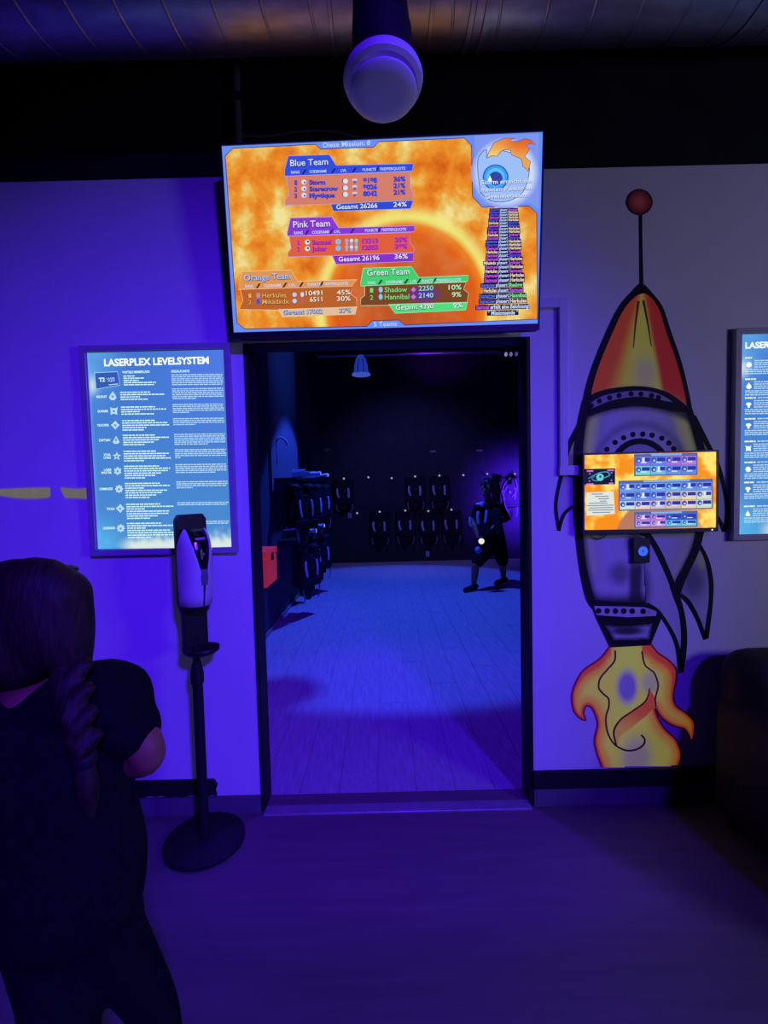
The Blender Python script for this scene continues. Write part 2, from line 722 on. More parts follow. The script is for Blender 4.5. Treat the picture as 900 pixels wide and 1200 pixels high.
def sstep(a, b, x):
    t = max(0.0, min(1.0, (x - a) / (b - a)))
    return t * t * (3 - 2 * t)


def painted(name, flat, poly, colf, layer, mat, step=2.0):
    """fill of a pixel polygon as a fine grid with painted colours; outline edge snapped to the polygon"""
    xs = [p[0] for p in poly]
    ys = [p[1] for p in poly]
    x0, x1, y0, y1 = min(xs), max(xs), min(ys), max(ys)
    nx, ny = int((x1 - x0) / step) + 1, int((y1 - y0) / step) + 1
    idx, V, cols, Fs = {}, [], [], []

    def vid(i, j):
        if (i, j) not in idx:
            px, py = x0 + i * step, y0 + j * step
            idx[(i, j)] = len(V)
            a = flat.L(px, py)
            V.append((a[0], -layer * 0.0007, a[1]))
            cols.append(colf(px, py))
        return idx[(i, j)]
    for j in range(ny):
        for i in range(nx):
            if inpoly(x0 + (i + 0.5) * step, y0 + (j + 0.5) * step, poly):
                Fs.append((vid(i, j), vid(i, j + 1), vid(i + 1, j + 1), vid(i + 1, j)))
    return mesh_obj(name, V, Fs, mat, flat.parent, False, cols)


# ================================================================ BIG TELEVISION
TVW, TVH = 1.28, 0.72
R = (Matrix.Rotation(math.radians(-2.2), 4, 'Z') @ Matrix.Rotation(math.radians(5.63), 4, 'X') @ Matrix.Rotation(math.radians(0.42), 4, 'Y'))
tvo = Vector((0.020, -0.164, 2.541))
tv = thing('television', 'large flat television above the doorway showing an orange team scoreboard', 'television', tvo, R.to_euler())
plane = (tvo, (R @ Vector((1, 0, 0))), (R @ Vector((0, 0, 1))), (R @ Vector((0, 1, 0))))
box('housing', -TVW / 2 - 0.006, TVW / 2 + 0.006, 0.004, 0.045, -TVH / 2 - 0.024, TVH / 2 + 0.006, black_plastic, tv, 0.004)
bz = black_plastic
bm = bmesh.new()
box_bm(bm, -TVW / 2 - 0.007, TVW / 2 + 0.007, -0.006, 0.004, TVH / 2, TVH / 2 + 0.007)
box_bm(bm, -TVW / 2 - 0.007, TVW / 2 + 0.007, -0.006, 0.004, -TVH / 2 - 0.026, -TVH / 2)
box_bm(bm, -TVW / 2 - 0.007, -TVW / 2, -0.006, 0.004, -TVH / 2, TVH / 2)
box_bm(bm, TVW / 2, TVW / 2 + 0.007, -0.006, 0.004, -TVH / 2, TVH / 2)
bm_obj('bezel', bm, bz, tv)
box('back_bulge', -0.35, 0.35, 0.045, 0.075, -0.30, 0.05, black_plastic, tv, 0.01)
# wall mount, straight to the wall behind
box('wall_mount', -0.20, 0.20, 0.075, 0.115, -0.12, 0.02, black_matte, tv, 0.004)

screen = mesh_obj('screen', [(-TVW / 2, 0, -TVH / 2), (TVW / 2, 0, -TVH / 2), (TVW / 2, 0, TVH / 2), (-TVW / 2, 0, TVH / 2)], [(0, 1, 2, 3)], em((104, 142, 245)), tv)
fl = Flat(screen, 0, 0, plane=plane)

# fiery picture behind the panels
m = bpy.data.materials.new('fiery_nebula_picture')
m.use_nodes = True
nt = m.node_tree
nt.nodes.clear()
tc = nt.nodes.new('ShaderNodeTexCoord')
n1 = nt.nodes.new('ShaderNodeTexNoise')
n1.inputs['Scale'].default_value = 6.5
n1.inputs['Detail'].default_value = 7
n1.inputs['Roughness'].default_value = 0.55
n1.inputs['Distortion'].default_value = 0.15
nt.links.new(tc.outputs['Object'], n1.inputs['Vector'])
r1 = nt.nodes.new('ShaderNodeValToRGB')
els = r1.color_ramp.elements
els[0].position = 0.32
els[0].color = srgb((206, 92, 24))
els[1].position = 0.66
els[1].color = srgb((242, 226, 150))
for pos, c in ((0.42, (228, 126, 34)), (0.50, (236, 152, 50)), (0.57, (232, 190, 96))):
    e = els.new(pos)
    e.color = srgb(c)
nt.links.new(n1.outputs['Fac'], r1.inputs[0])
pc = fl.L(475, 362)
pr = abs(fl.L(582, 362)[0] - pc[0])
ds = nt.nodes.new('ShaderNodeVectorMath')
ds.operation = 'DISTANCE'
nt.links.new(tc.outputs['Object'], ds.inputs[0])
ds.inputs[1].default_value = (pc[0], -0.0007, pc[1])
mr = nt.nodes.new('ShaderNodeMapRange')
mr.inputs[1].default_value = 0.0
mr.inputs[2].default_value = pr * 1.25
nt.links.new(ds.outputs['Value'], mr.inputs[0])
r2 = nt.nodes.new('ShaderNodeValToRGB')
e2 = r2.color_ramp.elements
e2[0].position = 0.0
e2[0].color = srgb((176, 74, 44))
e2[1].position = 0.86
e2[1].color = srgb((240, 180, 70))
for pos, c in ((0.45, (206, 82, 34)), (0.62, (222, 92, 26)), (0.69, (232, 130, 36)), (0.74, (236, 232, 120)), (0.79, (243, 232, 130))):
    e = e2.new(pos)
    e.color = srgb(c)
nt.links.new(mr.outputs[0], r2.inputs[0])
fa = nt.nodes.new('ShaderNodeMapRange')
fa.inputs[1].default_value = 0.76
fa.inputs[2].default_value = 0.86
fa.inputs[3].default_value = 0.88
fa.inputs[4].default_value = 0.0
nt.links.new(mr.outputs[0], fa.inputs[0])
mx = nt.nodes.new('ShaderNodeMixRGB')
nt.links.new(fa.outputs[0], mx.inputs[0])
nt.links.new(r1.outputs[0], mx.inputs[1])
nt.links.new(r2.outputs[0], mx.inputs[2])
ee = nt.nodes.new('ShaderNodeEmission')
nt.links.new(mx.outputs[0], ee.inputs[0])
oo = nt.nodes.new('ShaderNodeOutputMaterial')
nt.links.new(ee.outputs[0], oo.inputs[0])
nebula = m

inner = [(264, 183), (273, 174), (370, 169.5), (375.5, 175), (438.5, 172.5), (444, 166.3), (544, 162), (552.5, 171), (553.6, 230.5),
         (565, 243), (620, 241.7), (628.8, 250), (629.5, 374), (474, 381), (467, 375), (436, 376), (430, 382.5), (286.6, 385.5), (277.7, 378)]
fl.poly('picture', nebula, inner, 1)
fl.stroke('picture_border', em((40, 45, 110)), [(x, y, 0.9) for x, y in inner + inner[:1]], 2, 0)
WHT = em((235, 240, 252))
PBL = em((196, 212, 252))
DRK = em((28, 26, 78))
fl.text('caption', PBL, 'Diese Mission: 8', 379, 173, 434, 170.2, 5.6, 2, 0.01)
fl.text('caption', PBL, '5 Teams', 438, 382.6, 465, 381.6, 5.2, 2, 0.01)


def panel(nm, tab, body, foot, colt, colh, colb, colf):
    fl.poly(nm + '#b', em(colb), body, 3)
    fl.poly(nm + '#t', em(colt), tab, 4)
    fl.poly(nm + '#f', em(colf), foot, 5)
    rim = em(mix(colt, (255, 255, 255), 0.45))
    fl.stroke(nm + '_rim', rim, [(x, y, 0.7) for x, y in tab + tab[:1]], 6, 0)
    fl.stroke(nm + '_rim', rim, [(x, y, 0.6) for x, y in body + body[:1]], 6, 0)
    fl.stroke(nm + '_rim', rim, [(x, y, 0.6) for x, y in foot + foot[:1]], 6, 0)


def dl(nm, col, txt, x0, y0, x1, y1, h, bold=0.015, dark=(30, 26, 96)):
    fl.text(nm + '#s', em(dark), txt, x0 + 0.15, y0 + 0.35, x1 + 0.15, y1 + 0.35, h, 7, bold + 0.045)
    fl.text(nm, em(col), txt, x0, y0, x1, y1, h, 8, bold)


def header(nm, xs, yl, sl, colr):
    """small column titles with slanted dark marks between"""
    for (txt, a, b) in xs:
        y = yl + sl * (a - xs[0][1])
        fl.text(nm + '_titles', PBL, txt, a, y, b, y + sl * (b - a), 3.2, 8, 0.02)
    for i in range(len(xs) - 1):
        x = (xs[i][2] + xs[i + 1][1]) / 2
        y = yl + sl * (x - xs[0][1])
        fl.poly(nm + '_marks', em(colr), [(x - 3.5, y + 1.2), (x - 1.0, y + 1.1), (x + 2.6, y - 4.6), (x + 0.1, y - 4.5)], 7)


BT = (52, 78, 222)
panel('blue_panel', [(338, 183.5), (386, 182), (394, 194.5), (484, 192.5), (483, 201), (334, 207), (334, 199)],
      [(336, 207), (480, 201.7), (481, 221), (484, 226.5), (484, 235.5), (389, 239.5), (334.4, 241), (334.4, 234.5), (339, 229)],
      [(388, 240), (484, 235), (481, 245), (391, 248)], BT, None, (212, 126, 108), (46, 74, 214))
header('blue_panel', [('RANG', 341.5, 351.3), ('CODENAME', 363, 383), ('LVL', 399.7, 406.4), ('PUNKTE', 425, 441), ('TREFFERQUOTE', 444.5, 475)], 204.4, -0.036, (30, 36, 120))
dl('blue_lettering', (205, 218, 252), 'Blue Team', 340.6, 195.6, 384.8, 193.7, 7.4)
for k, (nm, w, pt, pcn) in enumerate((('Storm', 19, '9198', '36%'), ('Scarecrow', 34, '9026', '21%'), ('Mystique', 30, '8042', '21%'))):
    y = 217.3 + k * 7.7
    cb = (64, 78, 222)
    dl('blue_lettering', cb, str(k + 1), 345.5, y - 0.3, 348.5, y - 0.4, 5.0, 0.015, (40, 40, 150))
    dl('blue_lettering', cb, nm, 362.5, y - 0.5, 362.5 + w, y - 0.5 - w * 0.02, 5.2, 0.015, (40, 40, 150))
    dl('blue_lettering', cb, pt, 425.5, y - 2.6, 442, y - 3.1, 5.4, 0.015, (40, 40, 150))
    dl('blue_lettering', cb, pcn, 461, y - 4.2, 475, y - 4.7, 5.4, 0.015, (40, 40, 150))
    fl.disc('player_icon', em((225, 232, 245)), 356.5, y - 3.2, 2.9, 7)
    fl.disc('player_icon_mark', em((90, 120, 200)), 357.2, y - 2.6, 1.4, 8)
    fl.disc('level_icon', em((215, 225, 245)), 405, y - 4.2, 2.9, 7)
    fl.stroke('level_icon_mark', em((60, 70, 150)), [(402.5, y - 6, 0.9), (401.2, y - 4, 0.9), (402.5, y - 2, 0.9)], 8)
    fl.rect('badge', em((200, 205, 225)), 413, y - 7, 418.5, y - 4.6, 7)
    fl.rect('badge', em((90, 95, 160)), 414.4, y - 4.6, 417.2, y - 1.6, 7)
dl('blue_lettering', (222, 232, 255), 'Gesamt 26266', 394.4, 246, 442.4, 244.2, 5.4)
dl('blue_lettering', (222, 232, 255), '24%', 461, 243.2, 476.7, 242.6, 5.4)

panel('pink_panel', [(340.7, 256), (388.7, 254.7), (397, 267.5), (485.5, 265), (485.5, 272), (337, 277), (337, 273)],
      [(339, 277.3), (481, 273), (480.8, 285.3), (485.5, 291.5), (484.6, 297), (390, 300), (338, 301.4), (337.5, 297), (341.5, 291.5)],
      [(389.5, 300), (484.3, 296.3), (483.8, 306.7), (394, 310)], (134, 58, 214), None, (224, 96, 62), (134, 50, 206))
header('pink_panel', [('RANG', 345, 355), ('CODENAME', 366, 386), ('LVL', 392, 399), ('PUNKTE', 428, 443), ('TREFFERQUOTE', 446.5, 476)], 275.2, -0.034, (70, 30, 130))
dl('pink_lettering', (226, 212, 252), 'Pink Team', 344, 267.4, 387, 265.8, 7.4, 0.015, (80, 20, 120))
for k, (nm, w, pt, pcn) in enumerate((('Samuel', 23, '13313', '35%'), ('Joker', 18, '12883', '39%'))):
    y = 287.4 + k * 7.6
    cb = (196, 52, 206)
    dk = (120, 20, 140)
    dl('pink_lettering', cb, str(k + 1), 348.5, y - 0.2, 351.5, y - 0.3, 5.0, 0.015, dk)
    dl('pink_lettering', cb, nm, 365.5, y - 0.5, 365.5 + w, y - 0.5 - w * 0.02, 5.2, 0.015, dk)
    dl('pink_lettering', cb, pt, 424, y - 2.0, 443.5, y - 2.5, 5.4, 0.015, dk)
    dl('pink_lettering', cb, pcn, 462.5, y - 3.3, 477.5, y - 3.8, 5.4, 0.015, dk)
    fl.disc('player_icon', em((220, 228, 240)), 360.5, y - 3.2, 2.9, 7)
    fl.disc('player_icon_mark', em((60, 60, 110)), 361.2, y - 3.6, 1.3, 8)
    fl.disc('level_icon', em((120, 190, 240)), 396.5, y - 3.6, 3.2, 7)
    for q in range(3):
        fl.disc('badge', em([(110, 190, 235), (210, 225, 245), (130, 220, 200)][q]), 406.5 + q * 5.6, y - 5.0, 2.0, 7)
        fl.rect('badge#l', em((150, 165, 225)), 405 + q * 5.6, y - 3.2, 408 + q * 5.6, y, 7)
dl('pink_lettering', (236, 226, 255), 'Gesamt 26196', 397, 307, 444.7, 305.2, 5.4, 0.015, (80, 20, 120))
dl('pink_lettering', (236, 226, 255), '36%', 462.4, 304, 478, 303.4, 5.4, 0.015, (80, 20, 120))

panel('orange_panel', [(283.7, 318.7), (341, 316.8), (349.7, 330), (418.7, 328), (412, 335.5), (279.7, 339.6)],
      [(282, 339.6), (413.5, 335.5), (411, 345), (418, 350), (418, 360), (326, 363.5), (281, 363), (285, 352)],
      [(326.3, 363), (418.7, 359.8), (416.6, 368.5), (331, 371.6)], (222, 150, 84), None, (186, 98, 44), (226, 190, 160))
header('orange_panel', [('RANG', 288, 297), ('CODENAME', 310, 330), ('LVL', 339, 347), ('PUNKTE', 361, 376), ('TREFFERQUOTE', 379, 408)], 337.6, -0.03, (60, 40, 60))
dl('orange_lettering', (170, 200, 244), 'Orange Team', 286.8, 329.3, 341, 327, 6.8, 0.015, (90, 70, 110))
for k, (nm, w, pt, px, pcn) in enumerate((('Herkules', 28, '10491', 359, '45%'), ('Mikadxdx', 31, '6511', 363.5, '30%'))):
    y = 349.3 + k * 7.4
    cb = (226, 170, 96)
    dk = (110, 50, 20)
    dl('orange_lettering', cb, str(k + 1), 292, y + 0.3, 295, y + 0.2, 5.0, 0.015, dk)
    dl('orange_lettering', cb, nm, 308, y, 308 + w, y - 0.02 * w, 5.4, 0.015, dk)
    dl('orange_lettering', (240, 226, 205), pt, px, y - 2.6, 378, y - 3.1, 5.4, 0.015, dk)
    dl('orange_lettering', (240, 226, 205), pcn, 395, y - 3.5, 411, y - 4.0, 5.4, 0.015, dk)
    fl.disc('player_icon', em([(190, 140, 160), (70, 90, 190)][k]), 303, y - 2.8, 2.5, 7, 3.3)
    fl.disc('level_icon', em((180, 205, 240)), 345.5, y - 3.6, 2.6, 7)
    fl.disc('badge', em([(200, 215, 240), (190, 90, 110)][k]), 354.5, y - 3.8, 2.0, 7, 3.0)
dl('orange_lettering', (150, 190, 240), 'Gesamt 17002', 332, 368.9, 378.6, 367.4, 5.2, 0.015, (90, 60, 60))
dl('orange_lettering', (150, 190, 240), '37%', 397.3, 366.8, 412, 366.2, 5.2, 0.015, (90, 60, 60))

panel('green_panel', [(426, 314.7), (482, 313), (491, 325.6), (548.8, 323), (548, 330), (422.8, 335.5), (422.8, 331)],
      [(427.5, 335), (545.7, 331), (543, 339.6), (549, 344), (547, 355), (458.6, 358), (422.8, 358.5), (422.8, 350.4), (427.5, 346.7)],
      [(455.5, 357), (548, 354.5), (545.7, 363.5), (463, 367.5)], (70, 206, 112), None, (122, 70, 40), (84, 220, 124))
for k in range(6):
    fl.disc('cursor_glow', em(mix((122, 70, 40), (96, 44, 190), (k + 1) / 6)), 497, 345, 22 - k * 3.2, 3.2 + k * 0.1, 11 - k * 1.5)
header('green_panel', [('RANG', 431, 440), ('CODENAME', 452, 472), ('LVL', 481, 489), ('PUNKTE', 494, 508), ('TREFFERQUOTE', 511, 540)], 333.4, -0.032, (20, 60, 60))
dl('green_lettering', (206, 240, 226), 'Green Team', 430.5, 323.4, 479.7, 321.8, 7.0, 0.015, (20, 90, 70))
for k, (nm, w, pt, pcn, px) in enumerate((('Shadow', 26, '2250', '10%', 525.5), ('Hannibal', 28.5, '2140', '9%', 529.5))):
    y = 342.9 + k * 8.4
    cb = (122, 220, 120)
    dk = (40, 60, 30)
    dl('green_lettering', cb, str(k + 1), 433.8, y + 0.4, 437.4, y + 0.3, 5.2, 0.015, dk)
    dl('green_lettering', cb, nm, 451, y, 451 + w, y - 0.02 * w, 5.8, 0.015, dk)
    dl('green_lettering', (150, 216, 220), pt, 490.6, y - 1.8, 507.7, y - 2.3, 5.6, 0.015, dk)
    dl('green_lettering', (200, 236, 190), pcn, px, y - 2.8, 540.5, y - 3.3, 5.6, 0.015, dk)
    fl.disc('player_icon', em((130, 200, 230)), 446.2, y - 3, 2.4, 7, 3.4)
    fl.poly('level_icon', em((196, 120, 220)), [(484.5, y - 6), (487.6, y - 3), (484.5, y), (481.4, y - 3)], 7)
dl('green_lettering', (214, 244, 232), 'Gesamt 4390', 464, 363.4, 507.7, 361.6, 5.4, 0.015, (20, 90, 70))
dl('green_lettering', (214, 244, 232), '9%', 530.8, 361, 541.7, 360.6, 5.4, 0.015, (20, 90, 70))

# flaming eye emblem, top right
fl.poly('emblem_panel', em((126, 150, 238)), [(556, 159.5), (631, 157), (631.5, 245), (621, 238.5), (566, 240), (557, 229)], 2)
for k in range(8):
    fl.disc('emblem_halo', em(mix((126, 150, 238), (206, 222, 252), (k + 1) / 8)), 592, 203, 40 - k * 1.1, 2.2 + 0.1 * k, 42 - k * 1.1, 32)
eye = catmull([(563, 226), (560, 205), (560, 188), (564, 180), (570, 176), (571, 186), (576, 176), (600, 180), (612, 188), (620, 196), (618, 212), (612, 226), (596, 236), (576, 236), (563, 226)], 4)
fl.poly('emblem_eye', em((158, 192, 248)), eye, 4)
fl.stroke('emblem_line', em((70, 80, 150)), [(x, y, 0.8) for x, y in eye], 4.4, 0)
flame = [(570, 186), (573, 178), (579, 167.6), (591, 162.7), (602.8, 162.7), (597, 166.6), (606, 166.5), (614.6, 163.3), (622, 165), (628, 170.5), (620, 169), (616, 171.5),
         (620.5, 174.5), (617, 181), (614.6, 184), (621.4, 190), (618.5, 202), (616, 198), (612.6, 196), (610.7, 187), (604, 184), (599, 182), (598, 177), (592, 176), (587, 178), (582, 184), (577, 183)]
fxs = [p[0] for p in flame]


def fcol(x, y):
    return srgb(mix((226, 104, 40), (244, 206, 110), sstep(165, 188, y) * 0.6 + sstep(610, 578, x) * 0.5))


painted('emblem_flame', fl, flame, fcol, 5, vmat('lit_flame', True), 0.8)
fl.stroke('emblem_line', em((70, 70, 140)), [(x, y, 0.7) for x, y in flame + flame[:1]], 5.6, 0)
for k, (c, r) in enumerate((((42, 96, 210), 15.2), ((64, 160, 246), 13.6), ((90, 196, 252), 10.8), ((46, 92, 204), 8.4), ((54, 70, 160), 7.2))):
    fl.disc('emblem_iris', em(c), 580.5, 208.5 + (0 if k < 3 else 1.5), r, 6 + 0.2 * k, n=28)
fl.poly('emblem_glint', WHT, [(573.5, 206), (576.5, 212), (574, 214), (571.5, 212)], 7.2)
for txt, a, b, c, d in (('Storm erreicht die', 564, 216.8, 622.4, 214.8), ('meisten Punkte im', 563.3, 225.6, 622.8, 223), ('Gewinnerteam!', 568.6, 233.6, 617.5, 231.4)):
    fl.text('emblem_caption#s', em((92, 116, 196)), txt, a + 0.3, b + 0.4, c + 0.3, d + 0.4, 5.0, 7.6, 0.045)
    fl.text('emblem_caption', em((226, 234, 252)), txt, a, b, c, d, 5.0, 8, 0.01)

# scrolling hit list
cols = {'Samuel': (196, 84, 232), 'Joker': (196, 84, 232), 'Storm': (84, 88, 232), 'Scarecrow': (96, 112, 236), 'Mystique': (84, 88, 232), 'Herkules': (240, 214, 180),
        'Mikadxdx': (240, 214, 180), 'Shadow': (116, 236, 140), 'Hannibal': (116, 236, 140)}
rows = [(('Scarecrow', 'Herkules'), 355.8), (('Scarecrow', 'Hannibal'), 349.4), (('Herkules', 'Samuel'), 343.0), (('Scarecrow', 'Shadow'), 336.8), (('Samuel', 'Herkules'), 330.9),
        (('Samuel', 'Herkules'), 325.4), (('Herkules', 'Samuel'), 320.2), (('Samuel', 'Herkules'), 315.2), (('Mikadxdx', 'Joker'), 310.5), (('Samuel', 'Herkules'), 306.0), (('Samuel', 'Storm'), 301.7),
        (('Herkules', 'Samuel'), 297.5), (('Samuel', 'Herkules'), 293.3), (('Storm', 'Herkules'), 289.2), (('Scarecrow', 'Herkules'), 285.2), (('Samuel', 'Storm'), 281.3), (('Herkules', 'Joker'), 277.5),
        (('Joker', 'Herkules'), 273.8), (('Storm', 'Herkules'), 270.2), (('Samuel', 'Mystique'), 266.7), (('Herkules', 'Storm'), 263.3), (('Storm', 'Herkules'), 260.0), (('Samuel', 'Herkules'), 256.8),
        (('Storm', 'Herkules'), 253.7), (('Mystique', 'Herkules'), 250.7), (('Storm', 'Samuel'), 247.8)]
LOGB = em((24, 18, 66))
for (a, b), y in rows:
    t = (y - 246) / (356 - 246)
    xl, xr = 574.5 - 13 * t, 606 + 10.5 * t
    if a in ('Herkules', 'Samuel'):
        xl += 4 * t
    if b in ('Samuel', 'Shadow', 'Joker', 'Storm'):
        xr -= 3 * t
    h = 2.5 + 2.0 * t
    xa, xb = xl + (xr - xl) * 0.345, xl + (xr - xl) * 0.645
    fl.rect('hit_list_backing', LOGB, xl - 0.8, y - h - 0.7, xr + 0.8, y + 0.9, 3)
    fl.text('hit_list', em(cols[a]), a, xl, y, xa - 0.8, y - 0.024 * (xa - xl), h, 5, 0.03)
    fl.text('hit_list', em((188, 206, 250)), 'phasert', xa + 0.4, y - 0.024 * (xa - xl), xb - 0.6, y - 0.024 * (xb - xl), h, 5, 0.03)
    fl.text('hit_list', em(cols[b]), b, xb + 0.4, y - 0.024 * (xb - xl), xr, y - 0.024 * (xr - xl), h, 5, 0.03)
fl.rect('hit_list_backing', LOGB, 557, 357.6, 620.5, 363.6, 3)
fl.text('hit_list', em(cols['Samuel']), 'Samuel', 558, 362.6, 573, 362.2, 4.6, 5, 0.03)
fl.text('hit_list', PBL, 'erhält eine Belohnung!', 574.5, 362.2, 620, 361, 4.6, 5, 0.03)
fl.rect('hit_list_backing', LOGB, 570.5, 364.3, 607.5, 370.2, 3)
fl.text('hit_list', PBL, '* Missionsende *', 571.5, 369.4, 606.8, 368.4, 4.6, 5, 0.03)
# merge every print piece of one name and colour
fl.build()


# ================================================================ LIGHTBOXES
def lines(flat, key, mat, x0, y0, widths, dy, h, sl, layer, shear=0.055):
    """rows of tiny unreadable print: broken dashes"""
    for i, w in enumerate(widths):
        y = y0 + i * dy
        x = x0 + i * dy * shear
        xe = x + w
        while x < xe - 1.0:
            ww = min(random.uniform(2.0, 6.5), xe - x)
            flat.poly(key, mat, [(x, y + sl * (x - x0)), (x + ww, y + sl * (x + ww - x0)), (x + ww, y + h + sl * (x + ww - x0)), (x, y + h + sl * (x - x0))], layer)
            x += ww + 0.7


def icon(flat, key, mat, kind, x, y, r, layer):
    if kind == 'star':
        n, a, b = 5, r * 1.2, r * 0.5
    elif kind == 'flower':
        n, a, b = 6, r * 1.1, r * 0.75
    elif kind == 'burst':
        n, a, b = 4, r * 1.15, r * 0.75
    elif kind == 'gear':
        n, a, b = 8, r * 1.1, r * 0.8
    else:
        n = 0
    if n:
        pts = []
        for i in range(2 * n):
            q = a if i % 2 == 0 else b
            w = -math.pi / 2 + math.pi * i / n
            pts.append((x + q * math.cos(w), y + q * math.sin(w)))
        flat.poly(key, mat, pts, layer)
    elif kind == 'drop':
        flat.poly(key, mat, [(x, y - r * 1.25), (x + r * 0.75, y - r * 0.2), (x + r * 0.95, y + r * 0.45), (x + r * 0.4, y + r), (x - r * 0.4, y + r), (x - r * 0.95, y + r * 0.45), (x - r * 0.75, y - r * 0.2)], layer)
    elif kind == 'bear':
        flat.poly(key, mat, [(x - r, y - r), (x - r * 0.4, y - r * 0.7), (x + r * 0.4, y - r * 0.7), (x + r, y - r), (x + r * 0.8, y + r * 0.2), (x + r * 0.9, y + r), (x, y + r * 0.7), (x - r * 0.9, y + r), (x - r * 0.8, y + r * 0.2)], layer)
    elif kind == 'tree':
        flat.poly(key, mat, [(x, y - r), (x + r * 0.9, y + r * 0.6), (x + r * 0.5, y + r), (x - r * 0.5, y + r), (x - r * 0.9, y + r * 0.6)], layer)
    elif kind == 'mushroom':
        flat.poly(key, mat, [(x - r, y - r * 0.2), (x - r * 0.6, y - r * 0.8), (x + r * 0.6, y - r * 0.8), (x + r, y - r * 0.2), (x + r * 0.4, y + 0.3 * r), (x + r * 0.35, y + r), (x - r * 0.35, y + r), (x - r * 0.4, y + 0.3 * r)], layer)


PTXT = em((206, 238, 250), 1.15)
PTXT2 = em((186, 222, 250), 1.0)
PDIM = em((60, 112, 196), 1.0)


def lightbox(label, x0, x1, z0, z1):
    cx, cz = (x0 + x1) / 2, (z0 + z1) / 2
    lb = thing('lightbox_poster', label, 'lightbox', (cx, 0, z0 - 0.03))
    oz = cz - (z0 - 0.03)
    w, h = (x1 - x0) / 2, (z1 - z0) / 2
    fr = 0.027
    box('casing', -w - fr + 0.003, w + fr - 0.003, -0.026, -0.0005, oz - h - fr + 0.003, oz + h + fr - 0.003, frame_alu, lb)
    # four mitred frame rails
    for nm, pts in (('frame_rail', [(-w - fr, oz + h + fr), (w + fr, oz + h + fr), (w, oz + h), (-w, oz + h)]), ('frame_rail', [(-w, oz - h), (w, oz - h), (w + fr, oz - h - fr), (-w - fr, oz - h - fr)]),
                    ('frame_rail', [(-w - fr, oz - h - fr), (-w - fr, oz + h + fr), (-w, oz + h), (-w, oz - h)]), ('frame_rail', [(w, oz - h), (w, oz + h), (w + fr, oz + h + fr), (w + fr, oz - h - fr)])):
        prism(nm, pts, -0.036, -0.026, frame_alu, lb, 0.0015)
    return lb, oz


lb, oz = lightbox('glowing blue lightbox poster with level list left of the doorway', -1.304, -0.692, 1.262, 2.143)
f2 = Flat(lb, lb.location.x, lb.location.z, -0.028)


def pcol1(x, y):
    # poster artwork: blue field, cyan corners, pale fire at left and along the foot
    u, v = (x - 102) / 161 - (y - 414) * 0.0003, (y - 414) / 229
    n = mnoise.noise(Vector((x * 0.06, y * 0.06, 0.3))) * 0.5 + 0.5
    n2 = mnoise.noise(Vector((x * 0.16, y * 0.16, 5.1))) * 0.5 + 0.5
    c = mix((66, 116, 206), (74, 138, 206), v)
    c = mix(c, (84, 120, 232), sstep(0.35, 0.9, u) * sstep(0.6, 0.1, v) * 0.6)
    c = mix(c, (110, 190, 236), sstep(0.35, 0.0, math.hypot(u, v * 0.9)) * (0.35 + n * 0.5))
    c = mix(c, (232, 236, 226), sstep(0.13, 0.0, math.hypot((u + 0.01) * 1.0, (v - 0.165) * 1.6)) * 1.0)
    c = mix(c, (90, 190, 240), sstep(0.28, 0.02, math.hypot(u, (1 - v) * 1.2)) * (0.5 + 0.5 * n2))
    e = 1.0 - v
    hgt = 0.055 + 0.075 * n2 * sstep(0.08, 0.4, u) + 0.05 * sstep(0.75, 1.0, u) * n
    c = mix(c, (214, 228, 224), sstep(hgt, hgt * 0.25, e) * sstep(0.12, 0.28, u))
    c = mix(c, (110, 160, 240), sstep(0.03, 0.0, min(u, 1.02 - u)) * 0.7)
    return srgb(c)


a1, a2 = (102, 413.6), (263.2, 409.7)
a3, a4 = (272.9, 641.0), (115, 643.4)


def grid_quad(name, flat, corners, nx, ny, colf, mat, layer=0):
    V, cols_, Fs = [], [], []
    (ax, ay), (bx, by), (cx, cy), (dx, dy) = corners
    for j in range(ny + 1):
        t = j / ny
        for i in range(nx + 1):
            s = i / nx
            x = (ax * (1 - s) + bx * s) * (1 - t) + (dx * (1 - s) + cx * s) * t
            y = (ay * (1 - s) + by * s) * (1 - t) + (dy * (1 - s) + cy * s) * t
            p = flat.L(x, y)
            V.append((p[0], flat.y - layer * 0.0007, p[1]))
            cols_.append(colf(x, y))
    for j in range(ny):
        for i in range(nx):
            q = j * (nx + 1) + i
            Fs.append((q, q + nx + 1, q + nx + 2, q + 1))
    return mesh_obj(name, V, Fs, mat, flat.parent, False, cols_)


poster_lit = vmat('poster_backlit', True, 1.05)
pf = grid_quad('poster_sheet', f2, (a1, a2, a3, a4), 80, 110, pcol1, poster_lit)
f2.parent = pf


def shifted(flat):
    """print sits just in front of the sheet at the flat's own depth"""
    def add_local(key, mat, pts, layer, faces=None, flat=flat):
        d = flat.data.setdefault(key + '#' + mat.name + str(layer), [mat, [], [], layer])
        o = len(d[1])
        d[1].extend((p[0], flat.y - layer * 0.0007, p[1]) for p in pts)
        if faces is None:
            d[2].append(tuple(range(o, o + len(pts))))
        else:
            d[2].extend(tuple(i + o for i in f) for f in faces)
    flat.add_local = add_local


